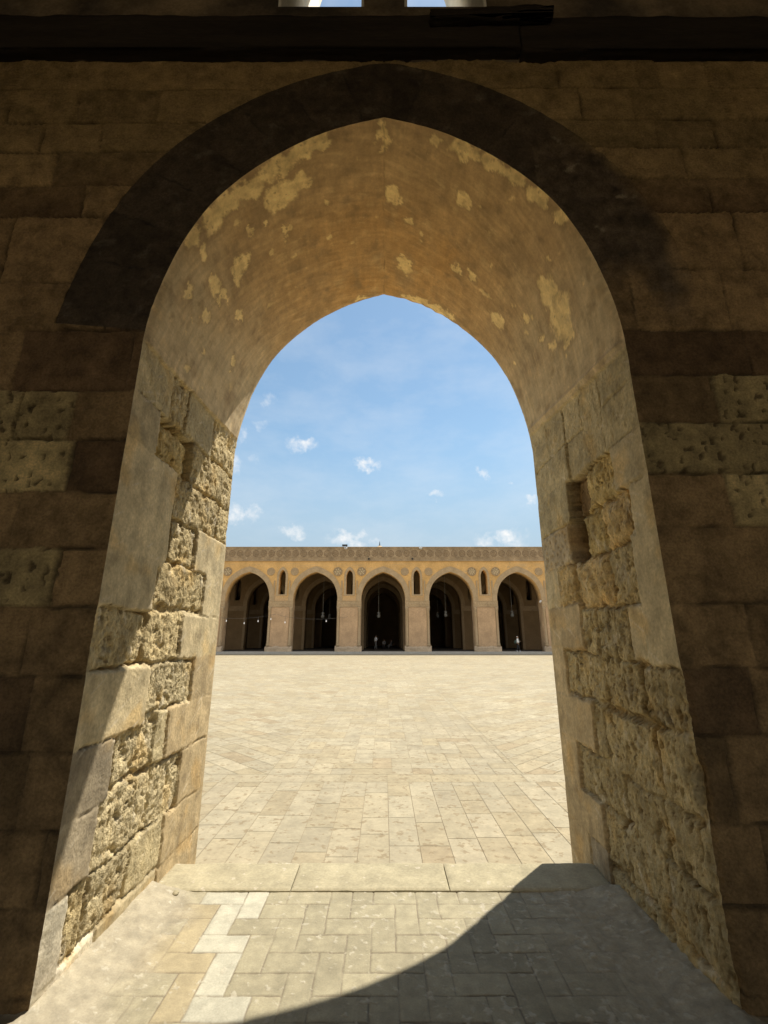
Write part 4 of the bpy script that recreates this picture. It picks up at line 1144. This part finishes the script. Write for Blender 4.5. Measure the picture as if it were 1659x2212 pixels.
bw = curve_solid('back_wall', [rect(-XE, XE, ZK, 10.2)] + [arch_hole(-22.1 + k * BAY, .35, 7.6, 8.3, .6) for k in (0, 1)], 33, 33.4)
obj('back_wall', bw, M_INNER, BLD)
for sx_ in (-1, 1):
    obj('end_wall', box_mesh('end_wall', [(sx_ * XE - .2, sx_ * XE + .2, 1.37, 33.4, ZK, 10.2)]), M_INNER, BLD)

# dome whose tip shows above the roof line
DOME = empty('dome', (-.75, 76, 10.6), 'pale dome tip with finial just above the roof line', 'dome')
def lathe(name, prof, n=24):
    bm = bmesh.new(); rows = []
    for r, z in prof:
        rows.append([bm.verts.new((max(r, 1e-4) * math.cos(2 * math.pi * k / n), max(r, 1e-4) * math.sin(2 * math.pi * k / n), z)) for k in range(n)])
    for a, b in zip(rows, rows[1:]):
        for k in range(n): bm.faces.new((a[k], a[(k + 1) % n], b[(k + 1) % n], b[k]))
    bmesh.ops.remove_doubles(bm, verts=bm.verts, dist=2e-4)
    bmesh.ops.recalc_face_normals(bm, faces=bm.faces)
    me = bpy.data.meshes.new(name); bm.to_mesh(me); bm.free()
    for p in me.polygons: p.use_smooth = True
    return me
obj('dome_shell', lathe('dome_shell', [(2.6, 0), (2.6, 2.6), (2.75, 2.65), (2.75, 2.8), (2.5, 2.85), (2.45, 3.3), (2.25, 4.0), (1.85, 4.75), (1.3, 5.4), (.75, 5.85), (.3, 6.12), (.1, 6.22), (0, 6.25)], 32), M_DOME, DOME)
obj('finial', lathe('finial', [(.0, 6.2), (.12, 6.22), (.14, 6.32), (.05, 6.42), (.11, 6.52), (.04, 6.62), (.08, 6.72), (.03, 6.80), (.03, 7.0), (0, 7.05)], 12), M_BLACK, DOME)

# things fixed to the cornice
def cyl_between(bm, a, b, r0, r1=None, n=8):
    a, b = Vector(a), Vector(b); d = b - a; l = d.length
    r_ = bmesh.ops.create_cone(bm, segments=n, radius1=r0, radius2=r0 if r1 is None else r1, depth=l, cap_ends=True)['verts']
    q = d.to_track_quat('Z', 'Y').to_matrix()
    for v in r_: v.co = q @ v.co + (a + b) / 2
fl = empty('floodlight', (-4.53 , FY - .1, 11.62), 'black floodlight on the cornice edge across the court', 'floodlight')
bm = bmesh.new(); bx(bm, -.30, .30, -.22, .02, .06, .24); bx(bm, -.26, .26, -.235, -.221, .085, .215); bm_obj('lamp_head', bm, M_BLACK, fl)
for xb in (-.2, .2):
    bm = bmesh.new(); bx(bm, xb - .02, xb + .02, -.12, -.06, 0, .07); bm_obj('bracket', bm, M_BLACK, fl)
for x, lb in ((-4.40, 'white security camera under the floodlight on the far frieze'), (4.22, 'white security camera on the far frieze, alone right of the dome')):
    cmr = empty('security_camera', (x, FY - .2, 11.42), lb, 'camera', 'security cameras on the frieze')
    bm = bmesh.new(); ico(bm, (0, -.16, -.02), .15, (1.1, 1, .9), 2); bx(bm, -.2, .2, -.14, .14, .04, .09); bm_obj('housing', bm, M_CAMW, cmr, True)
    bm = bmesh.new(); cyl_between(bm, (.02, -.29, .0), (.02, -.34, -.01), .07, .06, 10); bm_obj('lens', bm, M_BLACK, cmr)
for x, lb in ((-1.73, 'small dark drain spout under the frieze, left of the central arch apex'), (3.25, 'small dark drain spout under the frieze, right of the central arch')):
    bm = bmesh.new(); cyl_between(bm, (0, 0, 0), (0, -.35, -.05), .10, .09, 10); cyl_between(bm, (0, -.33, -.05), (0, -.36, -.055), .115, .115, 10)
    tag(bm_obj('drain_spout', bm, M_BLACK, None, loc=(x, FY - .06, 10.22)), lb, 'spout', 'drain spouts under the frieze')

# hanging lamps
def chain_mesh(h):
    bm = bmesh.new(); n_ = int(h / .22)
    for k in range(n_):
        z = k * h / n_
        cyl_between(bm, (0, 0, z), (0, 0, z + h / n_ * .96), .022, .022, 5)
        ico(bm, (0, 0, z), .032, (1, 1, 1), 1)
    me = bpy.data.meshes.new('chain'); bm.to_mesh(me); bm.free(); return me
glass = lathe('glass', [(.02, -.42), (.15, -.40), (.21, -.28), (.23, -.16), (.17, -.04), (.13, .02), (.17, .12), (.22, .24), (.21, .25), (.12, .03)], 16)
cap = lathe('cap', [(.0, .40), (.05, .38), (.07, .31), (.16, .25), (.17, .23), (.0, .23)], 14)
lamps = [(-.64, 55.2, 4.18, 'white glass lamp hanging in the central dark arch, just behind the front arcade'), (-7.37, 55.2, 4.16, 'white glass lamp hanging in the arch left of the central one'),
         (-7.55, 63.4, 4.4, 'dim smaller glass lamp, farther back in the arch left of the central one'), (7.43, 55.2, 4.29, 'white glass lamp hanging in the arch right of the central one'),
         (7.42, 63.4, 4.55, 'dim smaller glass lamp, farther back in the arch right of the central one'), (15.45, 55.2, 4.29, 'white glass lamp hanging in the rightmost arch, above the walking woman')]
for x, y, z, lb in lamps:
    lp = empty('hanging_lamp', (x, y, z), lb, 'lamp', 'glass lamps hanging in the far arcade')
    obj('glass', glass, M_GLASS, lp); obj('cap', cap, M_CHAIN, lp); obj('chain', chain_mesh(10.2 - z - .38), M_CHAIN, lp, loc=(0, 0, .38))

# string of bulbs strung along the front of the two left arches
def tube(name, pts, r, n=6):
    bm = bmesh.new(); rows = []
    for k, p in enumerate(pts):
        p = Vector(p); d = (Vector(pts[min(k + 1, len(pts) - 1)]) - Vector(pts[max(k - 1, 0)])).normalized()
        sd = d.cross(Vector((0, 0, 1))); sd = sd.normalized() if sd.length > 1e-4 else Vector((1, 0, 0)); upv = sd.cross(d)
        rows.append([bm.verts.new(p + r * (math.cos(2 * math.pi * j / n) * sd + math.sin(2 * math.pi * j / n) * upv)) for j in range(n)])
    for a, b in zip(rows, rows[1:]):
        for j in range(n): bm.faces.new((a[j], a[(j + 1) % n], b[(j + 1) % n], b[j]))
    bmesh.ops.recalc_face_normals(bm, faces=bm.faces)
    me = bpy.data.meshes.new(name); bm.to_mesh(me); bm.free(); return me
WY = FY - .45
def wire_z(x):
    # rises to each fixing on the piers
    px = [-19.3, -11.9, -11.0, -3.9]
    z = [3.75, 4.02, 3.75, 3.72]
    for i in range(3):
        if px[i] <= x <= px[i + 1]:
            t = (x - px[i]) / (px[i + 1] - px[i]); sag = (.35, .03, .28)[i]
            return z[i] + (z[i + 1] - z[i]) * t - 4 * sag * t * (1 - t)
    return 3.6
st = empty('string_of_bulbs', (-11.5, WY, 3.7), 'string of white bulbs on a sagging wire across the two left arches', 'string lights')
obj('wire', tube('wire', [(x, WY, wire_z(x)) for x in np.linspace(-19.2, -3.95, 90)], .011), M_WIRE, st, world=True)
bulb = lathe('bulb', [(0, -.12), (.035, -.115), (.055, -.08), (.058, -.05), (.045, .02), (.025, .06), (.025, .10), (0, .10)], 12)
for x, z in ((-17.34, 3.30), (-15.36, 3.04), (-13.85, 3.26), (-12.46, 3.49), (-10.88, 3.13), (-6.35, 3.27)):
    o = obj('bulb', bulb, M_BULB, st, loc=Vector((x, WY, z)) - Vector(st.location))
    obj('cord', tube('cord', [(0, 0, .11), (0.0, 0.001, wire_z(x) - z)], .012), M_WIRE, o)
sp = empty('spotlight', (17.55, FY - .1, 5.45), 'small white spotlight fixed beside the rightmost arch', 'spotlight')
bm = bmesh.new(); cyl_between(bm, (0, -.1, 0), (-.16, -.26, -.12), .09, .11, 12); bm_obj('lamp_head', bm, M_CAMW, sp)
bm = bmesh.new(); bx(bm, -.03, .03, -.12, .06, -.03, .03); bm_obj('bracket', bm, M_BLACK, sp)

# ------------------------------------------------------------------ people
def skin_mesh(name, verts, edges, radii, root=0, sub=2):
    me = bpy.data.meshes.new(name); me.from_pydata(verts, edges, [])
    o = bpy.data.objects.new(name, me); COL.objects.link(o)
    md = o.modifiers.new('skin', 'SKIN'); md.use_smooth_shade = True
    for k, r in enumerate(radii):
        sv = me.skin_vertices[0].data[k]; sv.radius = (r, r) if not isinstance(r, tuple) else r; sv.use_root = (k == root)
    s = o.modifiers.new('sub', 'SUBSURF'); s.levels = sub; s.render_levels = sub
    bpy.context.view_layer.update()
    out = bpy.data.meshes.new_from_object(o.evaluated_get(bpy.context.evaluated_depsgraph_get()))
    bpy.data.objects.remove(o); bpy.data.meshes.remove(me); out.name = name
    for p in out.polygons: p.use_smooth = True
    return out
def person(loc, rz, label, pose, shirt, trousers, hair, shoe, scale=1.0, long_hair=False, group=None):
    """figure facing +X in its own frame"""
    root = empty('person', loc, label, 'person', group, rz); root.scale = (scale,) * 3
    J = pose
    n = {}; V = []; R = []; E_ = []
    def add(k, p, r, par=None):
        n[k] = len(V); V.append(p); R.append(r)
        if par: E_.append((n[par], n[k]))
    add('pel', J['pel'], (.15, .115)); add('waist', J['waist'], (.13, .10), 'pel'); add('chest', J['chest'], (.155, .11), 'waist')
    add('sho', J['sho'], (.12, .085), 'chest'); add('neck', J['neck'], .052, 'sho'); add('jaw', J['jaw'], (.068, .078), 'neck'); add('crown', J['crown'], (.078, .09), 'jaw')
    for s in ('l', 'r'):
        add('sh' + s, J['sh' + s], .056, 'sho'); add('el' + s, J['el' + s], .043, 'sh' + s); add('wr' + s, J['wr' + s], .028, 'el' + s); add('pa' + s, J['pa' + s], (.036, .022), 'wr' + s)
        add('hip' + s, J['hip' + s], .085, 'pel'); add('kn' + s, J['kn' + s], .058, 'hip' + s); add('an' + s, J['an' + s], .038, 'kn' + s); add('to' + s, J['to' + s], (.040, .03), 'an' + s)
        a = Vector(J['pa' + s]); d = (a - Vector(J['wr' + s])).normalized(); sd = d.cross(Vector((0, 1, 0)))
        sd = sd.normalized() if sd.length > .1 else Vector((0, 0, 1))
        for f in range(5):
            off = sd * ((f - 2) * .017) if f < 4 else -sd * .045
            L_ = (.062, .075, .078, .066, .045)[f]
            k1 = 'f%d%s' % (f, s); add(k1, tuple(a + off + d * (L_ * .55 if f < 4 else .01)), .009, 'pa' + s)
            add(k1 + 'b', tuple(a + off * 1.05 + d * (L_ if f < 4 else .045) + Vector((0, 0, -.01))), .007, k1)
    body = obj('body', skin_mesh('body', V, E_, R), M_SKIN, root)
    # face: nose, brow, ears as part of the head
    jw, cr = Vector(J['jaw']), Vector(J['crown']); fwd = Vector((1, 0, 0)); hc = (jw + cr) / 2
    bm = bmesh.new(); bm.from_mesh(body.data)
    ico(bm, hc + fwd * .095 + Vector((0, 0, -.01)), .018, (1.1, .8, 1.5), 1)
    for s in (-1, 1):
        ico(bm, hc + Vector((-.005, s * .08, 0)), .028, (.8, .4, 1.2), 1); ico(bm, hc + Vector((.078, s * .032, .028)), .013, (1, 1, .7), 1)
    ico(bm, hc + fwd * .082 + Vector((0, 0, -.055)), .018, (.7, 1.5, .4), 1)
    bm.to_mesh(body.data); bm.free()
    def sub(keys, edges, radii, name, mat):
        vv = [J[k] if isinstance(k, str) else k for k in keys]
        return obj(name, skin_mesh(name, vv, edges, radii), mat, root)
    up = lambda a, b, t: tuple(Vector(J[a]).lerp(Vector(J[b]), t))
    hem = tuple(Vector(J['pel']) + Vector((0, 0, -.06)))
    sub([hem, 'waist', 'chest', 'sho', 'shl', up('shl', 'ell', 1.0), up('ell', 'wrl', .75), 'shr', up('shr', 'elr', 1.0), up('elr', 'wrr', .75)],
        [(0, 1), (1, 2), (2, 3), (3, 4), (4, 5), (5, 6), (3, 7), (7, 8), (8, 9)],
        [(.18, .14), (.165, .13), (.185, .135), (.13, .10), .082, .062, .052, .082, .062, .052], 'shirt', shirt)
    sub([tuple(Vector(J['pel']) + Vector((0, 0, .05))), 'pel', 'hipl', 'knl', up('knl', 'anl', .93), 'hipr', 'knr', up('knr', 'anr', .93)],
        [(0, 1), (1, 2), (2, 3), (3, 4), (1, 5), (5, 6), (6, 7)], [(.16, .125), (.17, .135), .112, .082, .066, .112, .082, .066], 'trousers', trousers)
    for s in ('l', 'r'):
        sub([up('an' + s, 'to' + s, -.25), up('an' + s, 'to' + s, .6), up('an' + s, 'to' + s, 1.15)], [(0, 1), (1, 2)], [.048, (.05, .042), (.042, .032)], 'shoe', shoe)
    hv = [tuple(cr + Vector((-.025, 0, .03))), tuple(hc + Vector((-.05, 0, .0))), tuple(jw + Vector((-.065, 0, -.02 if not long_hair else -.16)))]
    obj('hair', skin_mesh('hair', hv, [(0, 1), (1, 2)], [(.088, .09), (.085, .075), (.05, .05) if not long_hair else (.06, .04)]), hair, root)
    return root
def pose_stand(stride=.0, arms='phone'):
    J = dict(pel=(0, 0, .93), waist=(.0, 0, 1.10), chest=(.01, 0, 1.27), sho=(0, 0, 1.42), neck=(.015, 0, 1.50), jaw=(.035, 0, 1.57), crown=(.02, 0, 1.66))
    for s, y in (('l', .17), ('r', -.17)):
        J['sh' + s] = (0, y, 1.40)
        J['hip' + s] = (0, y * .55, .86)
    J['knl'] = (stride * .55 + .03, .09, .48); J['anl'] = (stride, .09, .09); J['tol'] = (stride + .13, .10, .045)
    J['knr'] = (-stride * .35 + .03, -.09, .48); J['anr'] = (-stride, -.09, .10); J['tor'] = (-stride + .12, -.10, .045)
    if arms == 'phone':
        for s, y in (('l', 1), ('r', -1)):
            J['el' + s] = (.06, y * .21, 1.13); J['wr' + s] = (.26, y * .10, 1.24); J['pa' + s] = (.31, y * .07, 1.28)
    else:
        J['ell'] = (.10, .22, 1.14); J['wrl'] = (.27, .12, 1.10); J['pal'] = (.33, .10, 1.12)
        J['elr'] = (-.04, -.22, 1.13); J['wrr'] = (.05, -.23, .90); J['par'] = (.07, -.22, .83)
    return J
def pose_sit():
    J = dict(pel=(0, 0, .50), waist=(-.01, 0, .66), chest=(.01, 0, .83), sho=(.02, 0, .98), neck=(.04, 0, 1.06), jaw=(.06, 0, 1.13), crown=(.045, 0, 1.22))
    for s, y in (('l', .17), ('r', -.17)):
        J['sh' + s] = (.02, y, .96); J['hip' + s] = (.05, y * .55, .48); J['kn' + s] = (.44, y * .7, .50); J['an' + s] = (.42, y * .7, .09); J['to' + s] = (.55, y * .75, .045)
        J['el' + s] = (.12, y * 1.25, .72); J['wr' + s] = (.32, y * .8, .62); J['pa' + s] = (.38, y * .7, .60)
    return J
person((-1.06, 59.2, ZK), math.radians(10), 'man in white shirt and grey trousers walking in the central arch', pose_stand(.14, 'phone'), M_WSHIRT, M_GREYT, M_HAIR, M_DIM, 1.06)
wm = person((14.38, 49.98 + .12, ZK), math.radians(-8), 'woman in white top and black trousers walking before the rightmost arch', pose_stand(.17, 'swing'), M_WSHIRT, M_BLACKT, M_SCARF, M_SHOE, .96)
bag = empty('shoulder_bag', (14.20, 50.06, 1.05), 'dark green bag on the back of the walking woman', 'bag')
bm = bmesh.new(); ico(bm, (-.08, 0, 0), .2, (.55, .8, 1.05), 2); ico(bm, (-.17, 0, -.06), .12, (.5, .85, .8), 2); bm_obj('pouch', bm, M_GREEN, bag, True)
obj('strap', tube('strap', [(-.02, -.1, .16), (.06, -.12, .34), (.18, -.13, .36), (.27, -.13, .16)], .018), M_GREEN, bag)
stool_me = lathe('seat', [(0, .40), (.2, .40), (.21, .37), (.18, .34), (0, .34)], 14)
def stool(x, y, lb):
    st_ = empty('stool', (x, y, ZK), lb, 'stool', 'low stools inside the central arch')
    obj('seat', stool_me, M_DIM, st_)
    for a in (45, 135, 225, 315):
        bm = bmesh.new(); cyl_between(bm, (.13 * math.cos(math.radians(a)), .13 * math.sin(math.radians(a)), .35), (.18 * math.cos(math.radians(a)), .18 * math.sin(math.radians(a)), 0), .02, .016, 6)
        bm_obj('leg', bm, M_DIM, st_)
stool(.02, 63.5, 'low dark stool inside the central arch, under the person nearer its middle'); stool(1.02, 63.9, 'low dark stool inside the central arch, under the person farther right')
person((.02, 63.5, ZK), math.radians(-100), 'person in pale top seated deep in the central arch, nearer its middle', pose_sit(), M_PALE, M_DIM, M_HAIR, M_DIM, 1.0)
person((1.02, 63.9, ZK), math.radians(-150), 'person in dark top seated deep in the central arch, farther right', pose_sit(), M_DIM, M_GREYT, M_HAIR, M_DIM, 1.0)
